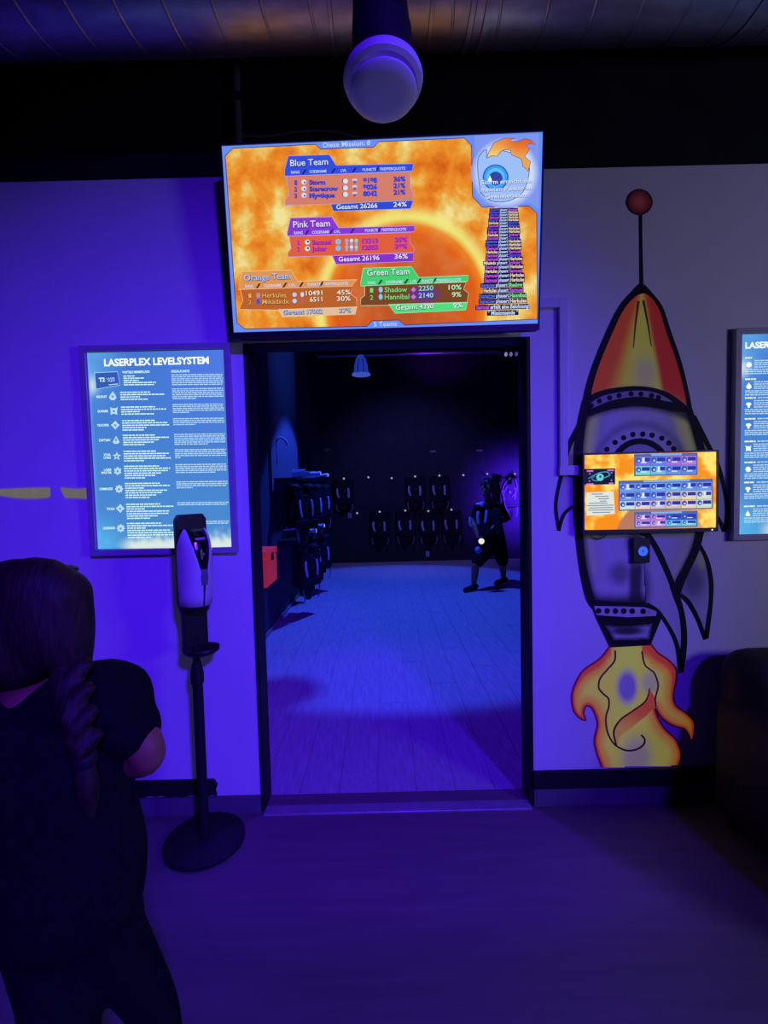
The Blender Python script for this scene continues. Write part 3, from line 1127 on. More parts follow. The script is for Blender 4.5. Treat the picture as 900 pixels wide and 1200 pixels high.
shifted(f2)
f2.text('heading', em((232, 246, 252), 1.2), 'LASERPLEX LEVELSYSTEM', 122.2, 429.0, 244.9, 426.0, 8.0, 1, 0.035)
f2.text('lettering', PTXT, 'VORTEILE MEMBERCARD', 143.3, 437.6, 175.6, 436.8, 2.6, 1, 0.03)
f2.text('lettering', PTXT, 'SPEZIALPUNKTE', 200.7, 436.6, 222.2, 436.1, 2.6, 1, 0.03)
lines(f2, 'small_print', PTXT, 144.6, 440.2, (14, 24, 18, 38, 37), 2.55, 1.25, -0.012, 1)
card = [(111, 436.9), (137.8, 435.6), (140.7, 451.4), (113, 456)]
f2.poly('member_card', em((52, 92, 182)), card, 1)
f2.stroke('member_card_edge', em((160, 200, 246)), [(x, y, 0.9) for x, y in card + card[:1]], 2, 0)
f2.text('member_card_lettering', PTXT, 'T2', 116.3, 447.6, 123.4, 447.0, 4.6, 2, 0.04)
f2.text('member_card_lettering', PTXT2, 'LASER', 125.2, 444.7, 135.0, 444.3, 2.0, 2, 0.02)
f2.text('member_card_lettering', PTXT2, 'PLEX', 127, 447.4, 135.0, 447.0, 2.0, 2, 0.02)
f2.rect('member_card_edge', PTXT2, 127.5, 450.6, 138.5, 451.6, 2, -0.1)
items = [(('RECRUIT',), 113.3, 125.6, 466.4, 132.2, 464.4, 'drop'), (('GUNNER',), 114.4, 127, 483.3, 133.6, 481.6, 'bear'), (('TROOPER',), 114, 128, 499.8, 135.2, 498.2, 'burst'),
         (('CAPTAIN',), 116, 129.2, 517.3, 136.2, 515.4, 'tree'), (('STAR', 'LORD'), 121.8, 130.2, 534.2, 137, 534.6, 'star'), (('LASER', 'MASTER'), 119, 131.2, 551.8, 138, 552, 'flower'),
         (('COMMANDER',), 116.7, 132.4, 574.4, 139.6, 573, 'gear'), (('TITAN',), 125, 134.2, 597.8, 141, 595.8, 'burst'), (('LEGENDE',), 121, 134.8, 620.3, 141.6, 619, 'gear')]
for nm, xa, xb, y, ix, iy, kind in items:
    if len(nm) == 1:
        f2.text('lettering', PTXT, nm[0], xa, y, xb, y - 0.3, 2.7, 1, 0.03)
    else:
        f2.text('lettering', PTXT, nm[0], xa + (3 if nm[0] == 'LASER' else 0), y, xb - 0.3, y - 0.2, 2.5, 1, 0.03)
        f2.text('lettering', PTXT, nm[1], xa, y + 3.4, xb, y + 3.2, 2.5, 1, 0.03)
    icon(f2, 'rank_icon', PTXT2, kind, ix, iy, 4.6, 1)
    f2.disc('rank_icon_mark', em((96, 150, 220)), ix, iy + 0.3, 1.4, 2)
for x0, y0, ws in ((140.9, 459.2, (35, 52, 23, 32)), (141.8, 476.5, (40, 53, 23, 39)), (143, 492.4, (39, 53, 55, 28, 25)), (144, 509.6, (39, 54, 42, 36, 25)), (144.8, 528.4, (38, 53, 50, 55, 24)),
                   (145.4, 545.8, (41, 54, 51, 43, 36, 24)), (146.4, 566.0, (41, 54, 22, 49, 43, 36, 28)), (148, 590.4, (40, 55, 23, 50, 50, 36, 27)), (148.8, 612.8, (40, 55, 22, 50, 55, 54, 27))):
    lines(f2, 'small_print', PTXT, x0, y0, ws, 2.75, 1.3, -0.012, 1)
for x0, y0, n, last in ((200.8, 438.8, 6, 59), (201.5, 455.2, 6, 28), (202.2, 473.6, 5, 19), (202.8, 490.2, 4, 26), (204, 508.6, 6, 39), (204.8, 526.6, 5, 7), (205.4, 544.0, 5, 47), (206.6, 564.2, 4, 19), (208, 588.6, 2, 58), (209.4, 610.8, 2, 58)):
    lines(f2, 'small_print_column', PTXT2, x0, y0, [60] * (n - 1) + [last], 2.3, 1.15, -0.012, 1)
f2.build()

lb, oz = lightbox('glowing blue lightbox poster cut off by the right edge of the picture', 1.600, 2.212, 1.262, 2.150)
f3 = Flat(lb, lb.location.x, lb.location.z, -0.028)


def pcol2(x, y):
    return pcol1(x - 866 + 102 + (y - 414) * 0.064, y + 20)


def wp(X, Z):
    """pixel of a point on the wall plane used by this poster"""
    d = Vector((X, -0.028, Z)) - CAMP
    zc = d.dot(_F)
    return (450 + FPX * d.dot(_rc) / zc, 600 - FPX * d.dot(_uc) / zc)


q = [wp(1.600, 2.150), wp(2.212, 2.150), wp(2.212, 1.262), wp(1.600, 1.262)]
pf = grid_quad('poster_sheet', f3, q, 80, 110, pcol2, poster_lit)
f3.parent = pf
shifted(f3)
f3.text('heading', em((232, 246, 252), 1.2), 'LASERPLEX', 873.3, 408.3, 925, 406.8, 7.0, 1, 0.035)
YTX = em((238, 240, 214), 1.1)
kinds = ['gear', 'drop', 'mushroom', 'mushroom', 'bear', 'gear', 'mushroom', 'tree']
ys = [419, 444, 466, 490.5, 517, 541.5, 565, 593]
for k, y in enumerate(ys):
    x = 873.2 - k * 0.22
    lines(f3, 'item_title', YTX, x, y - 0.4, (8 if k == 0 else 13,), 2, 1.7, -0.02, 1, 0)
    if k > 1:
        lines(f3, 'item_note', PTXT2, x + 15, y - 0.6, (30,), 2, 1.3, -0.02, 1, 0)
    icon(f3, 'item_icon', em((236, 248, 246), 1.1), kinds[k], x + 4.5, y + 8.5, 3.4, 1)
    lines(f3, 'small_print', PTXT2, x + 10.5, y + 3.0, (52, 50, 54, 30), 2.5, 1.2, -0.02, 1, 0)
    lines(f3, 'small_print', PTXT2, x, y + 13.6, (62, 60, 40), 2.4, 1.2, -0.02, 1, 0)
f3.build()


# ================================================================ SMALL TELEVISION ON THE ROCKET
SY = -0.05
p0, p1, p2, p3 = W(684.3, 533.4, SY), W(839.2, 529.2, SY), W(839.2, 619.0, SY), W(684.6, 621.0, SY)
sx0, sx1 = (p0.x + p3.x) / 2, (p1.x + p2.x) / 2
sz0, sz1 = (p2.z + p3.z) / 2, (p0.z + p1.z) / 2
sc = Vector(((sx0 + sx1) / 2, 0, sz0 - 0.015))
stv = thing('monitor', 'small flat monitor on the rocket mural showing blue player tiles', 'monitor', sc)
hw = (sx1 - sx0) / 2
sh = sz1 - sz0
zb = 0.015
box('housing', -hw - 0.006, hw + 0.006, SY + 0.006, SY + 0.036, zb - 0.016, zb + sh + 0.007, black_plastic, stv, 0.003)
bm = bmesh.new()
box_bm(bm, -hw - 0.007, hw + 0.007, SY - 0.006, SY + 0.006, zb + sh, zb + sh + 0.008)
box_bm(bm, -hw - 0.007, hw + 0.007, SY - 0.006, SY + 0.006, zb - 0.017, zb)
box_bm(bm, -hw - 0.007, -hw, SY - 0.006, SY + 0.006, zb, zb + sh)
box_bm(bm, hw, hw + 0.007, SY - 0.006, SY + 0.006, zb, zb + sh)
bm_obj('bezel', bm, black_plastic, stv)
box('wall_mount', -0.1, 0.1, SY + 0.036, -0.0005, 0.08, 0.25, black_matte, stv, 0.002)
f4 = Flat(stv, sc.x, sc.z, SY)
shifted(f4)


def scol(x, y):
    n = mnoise.noise(Vector((x * 0.045, y * 0.05, 2.2))) * 0.5 + mnoise.noise(Vector((x * 0.11, y * 0.11, 7.2))) * 0.35 + mnoise.noise(Vector((x * 0.25, y * 0.25, 1.2))) * 0.15 + 0.5
    c = mix((238, 138, 30), (252, 220, 110), sstep(0.3, 0.78, n))
    d = math.hypot(x - 773, (y - 640) * 0.95)
    pl_ = mix((176, 118, 92), (196, 150, 118), sstep(30, 60, abs(x - 745)))
    c = mix(c, pl_, sstep(55, 52.5, d))
    return srgb(c)


scr = grid_quad('screen', f4, ((684.3, 533.4), (839.2, 529.2), (839.2, 619.0), (684.6, 621.0)), 90, 56, scol, vmat('lit_monitor', True, 1.12))
f4.parent = scr
f4.rect('emblem_card', em((24, 30, 58)), 684.6, 549.6, 720.8, 568.2, 1, -0.02)
f4.stroke('emblem_swirl', em((66, 150, 190)), [(689, 561, 0.8), (696, 557, 1.2), (704, 553.6, 1.2), (712, 553.4, 1.4), (714, 557, 1.6), (708, 560, 1.2)], 2)
f4.stroke('emblem_swirl', em((66, 150, 190)), [(701, 563.5, 1.0), (696, 563, 1.2), (693.5, 560.5, 1.0), (697, 558, 0.8)], 2)
f4.disc('emblem_core', em((110, 214, 222)), 703, 559.3, 4.4, 2.4)
f4.disc('emblem_core', em((40, 110, 140)), 703.3, 558.6, 1.7, 2.8)
for x, y, w in ((687.6, 551.2, 7.5), (711.5, 550.4, 7.8), (687, 566.6, 8.6), (713.5, 565.6, 5)):
    f4.rect('emblem_tag', em((206, 120, 222)), x, y, x + w, y + 1.7, 2)
for x, y in ((691, 555), (716.5, 554), (690.8, 563.8), (716.4, 562.8)):
    f4.disc('emblem_tag', em((150, 90, 200)), x, y, 1.2, 2)
note = [(687, 577), (719, 576), (720.5, 602), (687.5, 604.5)]
f4.poly('note', em((222, 232, 226)), note, 1)
for i, (a, b) in enumerate(((693, 706), (697, 713), (701, 714), (703, 711), (690, 712), (688, 719), (690, 718), (689, 719), (694, 715))):
    f4.rect('note_print', em((120, 130, 150)), a, 578.6 + i * 2.7, b, 579.6 + i * 2.7, 2)


def tiles(x0, y0, x1, y1, nx, ny, colf, sl=-0.022):
    f4.rect('tile_panel', em((86, 104, 170)), x0 - 1.4, y0 - 3.2, x1 + 1.4, y1 + 1.2, 1, sl)
    f4.rect('tile_panel_bar', em((130, 182, 240)), x0 + (x1 - x0) * 0.26, y0 - 2.9 + sl * (x1 - x0) * 0.26, x0 + (x1 - x0) * 0.76, y0 - 0.8 + sl * (x1 - x0) * 0.26, 2, sl)
    w, h = (x1 - x0) / nx, (y1 - y0) / ny
    for j in range(ny):
        for i in range(nx):
            c = colf(i, j)
            a = x0 + i * w
            b = y0 + j * h + sl * (a - x0)
            f4.rect('tile#%d' % (hash(c) % 100000), em(c), a + 0.25, b + 0.25, a + w - 0.25, b + h - 0.25, 2, sl)
            f4.rect('tile_bar', em((44, 56, 176)), a + w * 0.42, b + h * 0.12, a + w * 0.95, b + h * 0.52, 3, sl)
            f4.disc('tile_badge', em((62, 84, 196)), a + w * 0.2, b + h * 0.38, min(w, h) * 0.3, 3, n=10)
            f4.disc('tile_badge_mark', em((190, 206, 246)), a + w * 0.22, b + h * 0.44, min(w, h) * 0.13, 4, n=8)
            if (i * 3 + j * 5) % 4 == 0:
                f4.rect('tile_figure', em((226, 236, 250)), a + w * 0.44, b + h * 0.1, a + w * 0.6, b + h * 0.56, 4, sl)
            f4.rect('tile_print', em((206, 226, 246)), a + w * 0.36, b + h * 0.56, a + w * 0.72, b + h * 0.7, 4, sl)


def ct(i, j):
    if j == 1:
        return [(116, 220, 196), (110, 190, 226), (104, 150, 232), (100, 140, 232)][i]
    return [(132, 112, 226), (104, 130, 234), (168, 110, 224), (192, 120, 222)][i]


def cmid(i, j):
    if j == 2:
        return [(196, 226, 214), (226, 206, 196), (214, 190, 190), (226, 190, 150), (236, 214, 150), (206, 226, 190)][i]
    if j == 1:
        return [(106, 150, 234), (104, 146, 234), (112, 140, 230), (206, 196, 190), (232, 214, 170), (214, 222, 190)][i]
    return [(112, 160, 236), (108, 156, 236), (116, 170, 238), (112, 176, 240), (108, 150, 232), (116, 150, 234)][i]


def cbo(i, j):
    if j == 1:
        return [(196, 150, 226), (206, 150, 226), (96, 200, 226), (110, 210, 206)][i]
    return [(202, 120, 214), (206, 124, 214), (44, 90, 206), (40, 84, 206)][i]


tiles(744.3, 535.4, 816, 557.0, 4, 2, ct)
tiles(726.0, 566.6, 834, 597.5, 6, 3, cmid)
tiles(744.3, 603.2, 816, 617.6, 4, 2, cbo)
f4.build()
# power lamp and the cable loop under the monitor
lathe('power_lamp', [(0.0005, -0.002), (0.003, -0.0015), (0.003, 0.0)], em((240, 240, 255), 1.5), stv, 'Y', (hw - 0.02, SY - 0.0062, zb - 0.009), 10)
lp = [W(x, y, -0.012) for x, y in ((691, 622), (693, 628), (699, 631.5), (706, 630.5), (711, 625), (712, 621))]
tube('cable_loop', [(p.x - sc.x, p.y, p.z - sc.z, 0.0022, 0.0022) for p in lp], black_plastic, stv, 6, 4)


# ================================================================ ROCKET MURAL
mo = W(750, 898)
mural = thing('rocket_mural', 'painted cartoon rocket with red nose and orange flames on the white wall', 'mural', (mo.x, 0, mo.z))
mf = Flat(mural, mo.x, mo.z, 0.0)
mf.tiny = False
paint = vmat('mural_paint', False, rough=0.8, glow=0.20)
paint_f = vmat('mural_flame_paint', False, rough=0.8, glow=0.38)
BLK = pm('mural_black_paint', (0.008, 0.008, 0.010), 0.7, var=0.2, scale=30, spec=0.3)
BRN = pm('mural_umber_paint', (0.20, 0.045, 0.03), 0.8, var=0.2, scale=40)
WALLC = (0.70, 0.70, 0.72)

# antenna
mf.stroke('antenna', BLK, [(750.3, 248, 4.2), (750.8, 290, 4.0), (751.6, 338, 5.0)], 2)


def ballcol(x, y):
    d = math.hypot(x - 749, y - 237) / 15.6
    c = mix((0.30, 0.05, 0.06), (0.16, 0.015, 0.03), sstep(0.2, 0.65, d))
    return mix(c, (0.02, 0.006, 0.012), sstep(0.66, 0.95, d))


painted('antenna_ball', mf, [(749 + 15.6 * math.cos(i / 16 * math.pi), 237 + 15.2 * math.sin(i / 16 * math.pi)) for i in range(32)], ballcol, 3, paint, 0.8)

# nose cone
nL = [(752, 338, 13), (742, 345, 7.5), (728, 361, 7), (714, 389, 7.5), (699, 425, 7.5), (690.5, 452, 8), (687, 470, 9)]
nR = [(752, 338, 11), (762, 345, 5), (774, 361, 5), (783, 388, 5.5), (796, 426, 5.5), (804.5, 460, 5), (808, 481, 6)]
nose_poly = [(p[0], p[1]) for p in catmull(nL, 4)] + [(700, 466), (743, 462), (780, 468)] + [(p[0], p[1]) for p in reversed(catmull(nR, 4))]


def nosecol(x, y):
    red = mix((0.66, 0.09, 0.02), (0.54, 0.035, 0.025), sstep(745, 770, x))
    ora = (0.70, 0.30, 0.03)
    yel = (0.64, 0.60, 0.07)
    f = (y - 350) / 110.0
    xa, xb = 749 - 29 * f, 755 + 21 * f
    wl = 5 + 10 * f
    t = sstep(xa - wl, xa + wl, x)
    c = mix(red, ora, min(1, t * 2)) if t < 0.5 else mix(ora, yel, t * 2 - 1)
    if x > 750:
        c = mix(yel, red, sstep(xb - 4, xb + 4, x))
    c = mix(c, (0.62, 0.62, 0.40), sstep(16, 3, math.hypot((x - 756) * 0.8, (y - 438) * 0.5)) * 0.5)
    c = mix(c, (0.42, 0.20, 0.14), sstep(14, 0, abs(y - (461 - 0.004 * (x - 743) ** 2 * -1))) * 0.35)
    return c


painted('nose_cone', mf, nose_poly, nosecol, 1, paint, 1.5)
mf.stroke('nose_outline', BLK, nL, 4)
mf.stroke('nose_outline', BLK, nR, 4)
mf.stroke('nose_crease', BRN, [(748, 353, 2.8), (744.5, 380, 2.0), (742, 408, 1.0)], 3)
mf.stroke('nose_crease', BRN, [(753.5, 352, 2.8), (759, 380, 2.0), (763, 406, 1.0)], 3)

# riveted collar under the nose
mf.poly('collar', BLK, catmull([(690, 464), (702, 458.5), (720, 454.5), (743, 452.5), (765, 454.5), (786, 462), (808, 479)], 3) +
        catmull([(809, 484), (790, 482), (768, 478), (745, 476), (715, 480), (690, 488)], 3), 4.4)
strip = pm('mural_grey_paint', (0.34, 0.34, 0.38), 0.8, var=0.1)
mf.poly('collar_strip', strip, catmull([(690, 473.5), (702, 466), (716, 461.5), (743, 458), (765, 459.5), (780, 466), (788, 471.5)], 3) +
        catmull([(778, 470), (764, 466.5), (743, 465), (718, 469), (704, 474), (693, 479)], 3), 5)
for x, y in ((692.5, 475.5), (702, 470.2), (714, 466.4), (725, 463.7), (739, 461.6), (750.5, 461.8), (763, 463.8), (771, 466)):
    mf.disc('rivet#%d' % x, BLK, x, y, 3.1, 5.6, n=12)

# body
bL = [(686.5, 470, 9), (682, 492, 10), (678, 520, 11), (676.5, 560, 11), (677, 600, 11), (679, 635, 9), (684, 672, 9), (691, 700, 10), (697, 712, 7)]
bR = [(808, 480, 6), (815, 505, 8), (822, 530, 9), (827, 570, 9), (826, 600, 9), (820, 624, 9), (815, 643, 9), (805.5, 664, 9), (797, 681, 10), (792, 698, 9)]
cfR = [(752, 622, 10), (761, 630, 7), (772, 649, 7.5), (784, 676, 7), (791.6, 697, 8), (798, 717, 7), (801, 742, 7.5), (800, 766, 7.5), (797.7, 787, 6)]
cfL = [(757, 707, 3), (769.6, 715, 4), (782, 732, 4), (791.6, 751, 4.5), (795.5, 769, 5), (797.5, 788, 6)]
body_poly = [(p[0], p[1]) for p in catmull(bL, 4)] + [(770, 716)] + [(p[0], p[1]) for p in catmull(cfR, 4)][::-1][14:34] + [(p[0], p[1]) for p in reversed(catmull(bR, 4))] + [(790, 476), (745, 472), (700, 478)]
body_poly = [(p[0], p[1]) for p in catmull(bL, 4)] + [(770, 718), (785, 712)] + [(p[0], p[1]) for p in reversed(catmull(bR, 4))] + [(790, 476), (745, 472), (700, 478)]
bLs = [(p[0], p[1]) for p in catmull(bL, 3)]
bRs = [(p[0], p[1]) for p in catmull(bR, 3)]


def bodycol(x, y):
    c = (0.60, 0.60, 0.62)
    dl_, dr_ = segdist(x, y, bLs), segdist(x, y, bRs)
    # yellow-green sprayed flanks
    c = mix(c, (0.50, 0.54, 0.08), sstep(34, 8, dl_) * (0.85 if y < 540 else 0.45) * sstep(705, 660, y))
    c = mix(c, (0.50, 0.54, 0.08), sstep(36, 8, dr_) * (0.85 if y < 560 else 0.35))
    # sprayed black edges
    c = mix(c, (0.03, 0.03, 0.035), sstep(13, 3, dl_) * 0.9)
    c = mix(c, (0.03, 0.03, 0.035), sstep(10, 3, dr_) * 0.8)
    # soft halo around the porthole
    r = math.hypot(x - 750, y - 549)
    c = mix(c, (0.16, 0.16, 0.20), sstep(9, 0, abs(r - 52)) * 0.55)
    # under the collar
    c = mix(c, (0.03, 0.03, 0.035), sstep(10, 0, y - (474 + 0.004 * (x - 745) ** 2)) * 0.9)
    # sprayed smudges below the monitor
    c = mix(c, (0.03, 0.03, 0.035), sstep(11, 4, abs(x - 745 + (y - 680) * 0.02)) * sstep(645, 668, y) * 0.92)
    c = mix(c, (0.03, 0.03, 0.035), sstep(16, 4, math.hypot((x - 726) * 0.8, (y - 672) * 0.8)) * 0.6)
    c = mix(c, (0.03, 0.03, 0.035), sstep(16, 4, math.hypot(x - 744, (y - 636) * 0.7)) * 0.8)
    c = mix(c, (0.02, 0.02, 0.025), sstep(691 + 0.10 * abs(x - 722) * -1, 707, y) * sstep(790, 765, x))
    return c


painted('body', mf, body_poly, bodycol, 1, paint, 1.5)
mf.stroke('body_outline', BLK, bL, 4.2)
mf.stroke('body_outline', BLK, bR, 4.2)
# porthole
mf.ring('porthole_ring', BLK, 750, 549, 28.5, 35.5, 2)
mf.disc('porthole_glass', pm('mural_lavender_paint', (0.42, 0.42, 0.50), 0.8), 750, 549, 28.5, 1.6)
for x, y in ((711, 526.6), (720.7, 518.5), (730.7, 513), (741.5, 509.2), (753, 508.8), (764, 510), (775.5, 513.6), (783.8, 519.2), (789.4, 525.8)):
    mf.disc('porthole_rivet#%d' % x, BLK, x, y, 3.2, 2.6, n=12)
# centre fin
fin_poly = [(p[0], p[1]) for p in catmull(cfR, 4)] + [(p[0], p[1]) for p in reversed(catmull(cfL, 4))]
cfRs = [(p[0], p[1]) for p in catmull(cfR, 3)]


def fincol(x, y):
    c = (0.58, 0.58, 0.61)
    c = mix(c, (0.06, 0.06, 0.07), sstep(18, 4, math.hypot((x - 750), (y - 690) * 0.35)) * 0.9)
    c = mix(c, (0.10, 0.10, 0.12), sstep(705, 716, y) * sstep(772, 755, x) * 0.9)
    return c


painted('centre_fin', mf, fin_poly, fincol, 4.6, paint, 1.5)
mf.stroke('centre_fin_outline', BLK, cfR, 5)
mf.stroke('centre_fin_outline', BLK, cfL, 5)
# left fin
lf = [(679, 499, 7), (668, 519, 6), (662.5, 538, 5), (658, 556, 4.5), (653, 578, 4), (651.2, 596, 4), (654.8, 622, 4)]
lf2 = [(654.8, 622, 4), (657, 612, 4.5), (662, 601, 4), (672, 593, 4)]
lfp = [(p[0], p[1]) for p in catmull(lf, 4)] + [(p[0], p[1]) for p in catmull(lf2, 3)] + [(675, 560), (678, 520)]
painted('side_fin', mf, lfp, lambda x, y: mix((0.34, 0.36, 0.20), (0.56, 0.56, 0.60), sstep(545, 575, y)), 0.6, paint, 1.2)
mf.stroke('side_fin_outline', BLK, lf, 3)
mf.stroke('side_fin_outline', BLK, lf2, 3)
rf = [(812, 488, 7), (820, 503, 6), (829, 521, 6), (842, 548, 5), (849.5, 578, 4.5), (852, 602, 4.5), (848.5, 623, 5)]
rf2 = [(848.5, 623, 5), (845, 614, 4.5), (838, 602, 4)]
rfp = [(p[0], p[1]) for p in catmull(rf, 4)] + [(p[0], p[1]) for p in catmull(rf2, 3)] + [(828, 600), (824, 550), (815, 505)]
painted('side_fin', mf, rfp, lambda x, y: mix((0.30, 0.32, 0.18), (0.50, 0.50, 0.54), sstep(535, 575, y)), 0.6, paint, 1.2)
mf.stroke('side_fin_outline#r', BLK, rf, 3)
mf.stroke('side_fin_outline#r', BLK, rf2, 3)
# lower right fin
of1 = [(818, 636, 4), (828, 656, 5), (833, 681, 5.5), (832.7, 705, 5), (829.5, 732, 5.5), (827, 748, 6)]
of2 = [(797, 697, 5), (806, 705, 5.5), (816, 722, 5), (823.5, 741, 5), (827, 749, 6)]
ofp = [(p[0], p[1]) for p in catmull(of1, 4)] + [(p[0], p[1]) for p in reversed(catmull(of2, 4))] + [(806, 664)]
painted('lower_fin', mf, ofp, lambda x, y: mix(mix((0.55, 0.55, 0.58), (0.13, 0.13, 0.15), sstep(26, 4, math.hypot(x - 812, (y - 680) * 0.7)) * 0.85), (0.40, 0.44, 0.16), sstep(13, 3, math.hypot(x - 823, (y - 655) * 0.6)) * 0.7), 0.8, paint, 1.5)
mf.stroke('lower_fin_outline', BLK, of1, 3)
mf.stroke('lower_fin_outline', BLK, of2, 3)
# nozzle
mf.poly('nozzle_band', BLK, [(688, 700), (700, 703), (730, 706), (757, 705), (772, 712), (776, 724), (698, 722)], 4.4)
mf.poly('nozzle_strip', pm('mural_pale_paint', (0.55, 0.55, 0.58), 0.8), [(695.7, 710), (730, 710.5), (755, 711.5), (770, 716), (768, 721.5), (735, 723), (699, 720.5)], 5)
for x in (701, 711, 720.7, 730.4, 740.3, 753):
    mf.disc('rivet#n%d' % x, BLK, x, 715.6 + 0.01 * (x - 701), 3.4, 5.6, n=12)
mf.poly('nozzle', BLK, [(696, 719.5), (735, 722), (775.5, 722), (773, 729), (762, 756), (714.5, 758.5)], 4.6)
ins = [(709, 733), (735, 734), (764, 730.5), (760.5, 749), (719, 750)]


def noz(x, y):
    c = (0.55, 0.55, 0.58)
    c = mix(c, (0.03, 0.03, 0.03), sstep(12, 4, math.hypot((x - 734) * 0.42, (y - 739) * 1.6)) * 0.95)
    return mix(c, (0.04, 0.04, 0.04), sstep(4.5, 1.0, segdist(x, y, ins, True)) * 0.8)


painted('nozzle_mouth', mf, ins, noz, 5.2, paint, 0.8)
# flames
fo = [(714, 758), (703, 771.7), (684, 785), (675, 799), (670, 814), (671.7, 831), (678, 840), (686.4, 844), (683.7, 836), (686.4, 827.5), (692.8, 828.7), (698, 839), (700, 850), (696.6, 866.7), (699, 881.4), (705.4, 899)]
fo2 = [(795, 897), (798, 883.5), (792, 866.7), (779, 854), (770, 839), (767.7, 829.7), (775, 841), (788, 850), (802.6, 855), (810, 867.7), (813, 860), (813, 845.6), (804.7, 836), (792, 826.6), (789, 814), (792, 797), (792, 784.3), (783.5, 773.8), (771, 765), (763, 755)]
fp = catmull(fo, 4) + catmull(fo2, 4)
fedge = catmull(fo, 3)
fedge2 = catmull(fo2, 3)
curlL = [(720.5, 762), (720, 774), (711, 785), (703, 795), (701.5, 806), (707, 813), (713, 819), (713, 829), (709.7, 841), (711.8, 858), (720, 872), (733, 879), (745.6, 878), (754, 872), (755, 865.6), (751, 861)]
curlR = [(752, 763), (755, 778), (761, 784), (766.7, 789), (771, 803), (767.7, 818), (768.5, 828)]
tongue = catmull([(761, 806), (756.5, 821), (741, 833), (726.6, 843.4), (719, 857), (722, 873), (727, 862), (733, 858), (748, 846), (762, 834), (768, 820), (764, 812)], 3)


def flamecol(x, y):
    d = min(segdist(x, y, fedge), segdist(x, y, fedge2))
    red, ora, yel, pale = (0.64, 0.06, 0.03), (0.70, 0.28, 0.04), (0.66, 0.60, 0.07), (0.68, 0.64, 0.34)
    inside = 703 < x < 770 and y < 800
    top = sstep(812, 768, y)
    side = sstep(700, 716, x) * sstep(768, 752, x)
    wr = 5 + 9 * top * (1 - side)
    c = mix(red, ora, sstep(wr * 0.4, wr * 1.0, d))
    c = mix(c, yel, sstep(wr * 0.9, wr * 1.0 + 12, d))
    core = sstep(24, 8, abs(x - (735 + (y - 760) * 0.02))) * sstep(870, 800, y)
    c = mix(c, (0.62, 0.66, 0.07), core * 0.95)
    c = mix(c, WALLC, sstep(17, 5, math.hypot(x - 735, (y - 805) * 0.62)) * 0.85)
    c = mix(c, pale, sstep(26, 6, math.hypot((x - 746), (y - 888) * 0.7)) * 0.8)
    c = mix(c, (0.60, 0.60, 0.45), sstep(16, 4, math.hypot(x - 762, (y - 800) * 0.8)) * 0.5)
    if top > 0 and not (716 < x < 752):
        c = mix(c, red, sstep(776, 762, y) * 0.9)
    return c


painted('flame', mf, fp, flamecol, 1, paint_f, 1.2)
painted('flame_tongue', mf, tongue, lambda x, y: mix((0.62, 0.09, 0.03), (0.64, 0.36, 0.06), sstep(826, 862, y + (x - 740) * -0.3)), 2, paint_f, 0.9)
RED = pm('mural_red_paint', (0.50, 0.05, 0.045), 0.8, var=0.15, scale=40)
mf.stroke('flame_edge', RED, [(x, y, 2.2) for x, y in fo], 2.6, 4)
mf.stroke('flame_edge', RED, [(x, y, 2.2) for x, y in fo2], 2.6, 4)
mf.stroke('flame_curl', BRN, [(x, y, 2.2) for x, y in curlL], 3.2, 4)
mf.stroke('flame_curl', BRN, [(x, y, 2.0) for x, y in curlR], 3.2, 4)
mf.stroke('flame_curl', BRN, [(761, 806, 1.2), (756.5, 821, 2), (741, 833, 2), (726.6, 843.4, 2.2), (719, 857, 2.4), (722, 873, 2)], 3.2, 4)
mf.build()

# olive paint dashes on the left wall
OLV = pm('olive_fluorescent_paint', (0.50, 0.56, 0.10), 0.8, var=0.15, scale=20, glow=0.20)
OLE = pm('olive_paint_haze', (0.60, 0.60, 0.45), 0.8, var=0.15, scale=20, glow=0.05)
for lab, xs, up, lo in (('olive paint stripe on the left wall reaching the picture edge', (-40, -20, 0, 20, 40, 56, 59), (573, 573, 573.5, 572.5, 571.8, 571.6, 572.5), (580, 581, 580.5, 583.5, 584.3, 583, 581)),
                        ('short olive paint dash beside the lightbox poster with the level list', (71.5, 76, 88, 96, 104), (571.5, 572, 573, 572.6, 572), (574, 583, 583.5, 584, 584))):
    c0 = W(xs[len(xs) // 2], 578)
    st = thing('paint_stripe', lab, 'paint stripe', (c0.x, 0, c0.z), group='olive paint marks on the left wall')
    sf = Flat(st, c0.x, c0.z, 0.0)
    sf.tiny = False
    sf.poly('haze', OLE, [(x, y - 1.2) for x, y in zip(xs, up)] + [(x, y + 1.6) for x, y in reversed(list(zip(xs, lo)))], 0.8)
    sf.poly('stroke', OLV, list(zip(xs, up)) + list(reversed(list(zip(xs, lo)))), 1.4)
    sf.build()


# ================================================================ card reader under the monitor
c0 = W(749, 659)
rd = thing('card_reader', 'small black card reader with a glowing blue round button under the monitor', 'card reader', (c0.x, 0, c0.z))
a, b = W(738.8, 630.2), W(758.9, 659)
box('case', a.x - c0.x, b.x - c0.x, -0.022, -0.0045, 0, a.z - c0.z, black_plastic, rd, 0.004)
k = W(750, 645.2)
lathe('button_ring', [(0.0245, 0.0), (0.0245, -0.004), (0.0205, -0.0045)], pm('button_ring_blue', (0.25, 0.35, 0.6), 0.4), rd, 'Y', (k.x - c0.x, -0.0215, k.z - c0.z), 24)
btn = lathe('button', [(0.0205, 0.0), (0.0205, -0.003), (0.0005, -0.0035)], em((62, 112, 246), 1.0), rd, 'Y', (k.x - c0.x, -0.0235, k.z - c0.z), 24)
zz = [(0.004, 0.012), (-0.008, -0.001), (-0.001, -0.001), (-0.004, -0.012), (0.008, 0.002), (0.001, 0.002)]
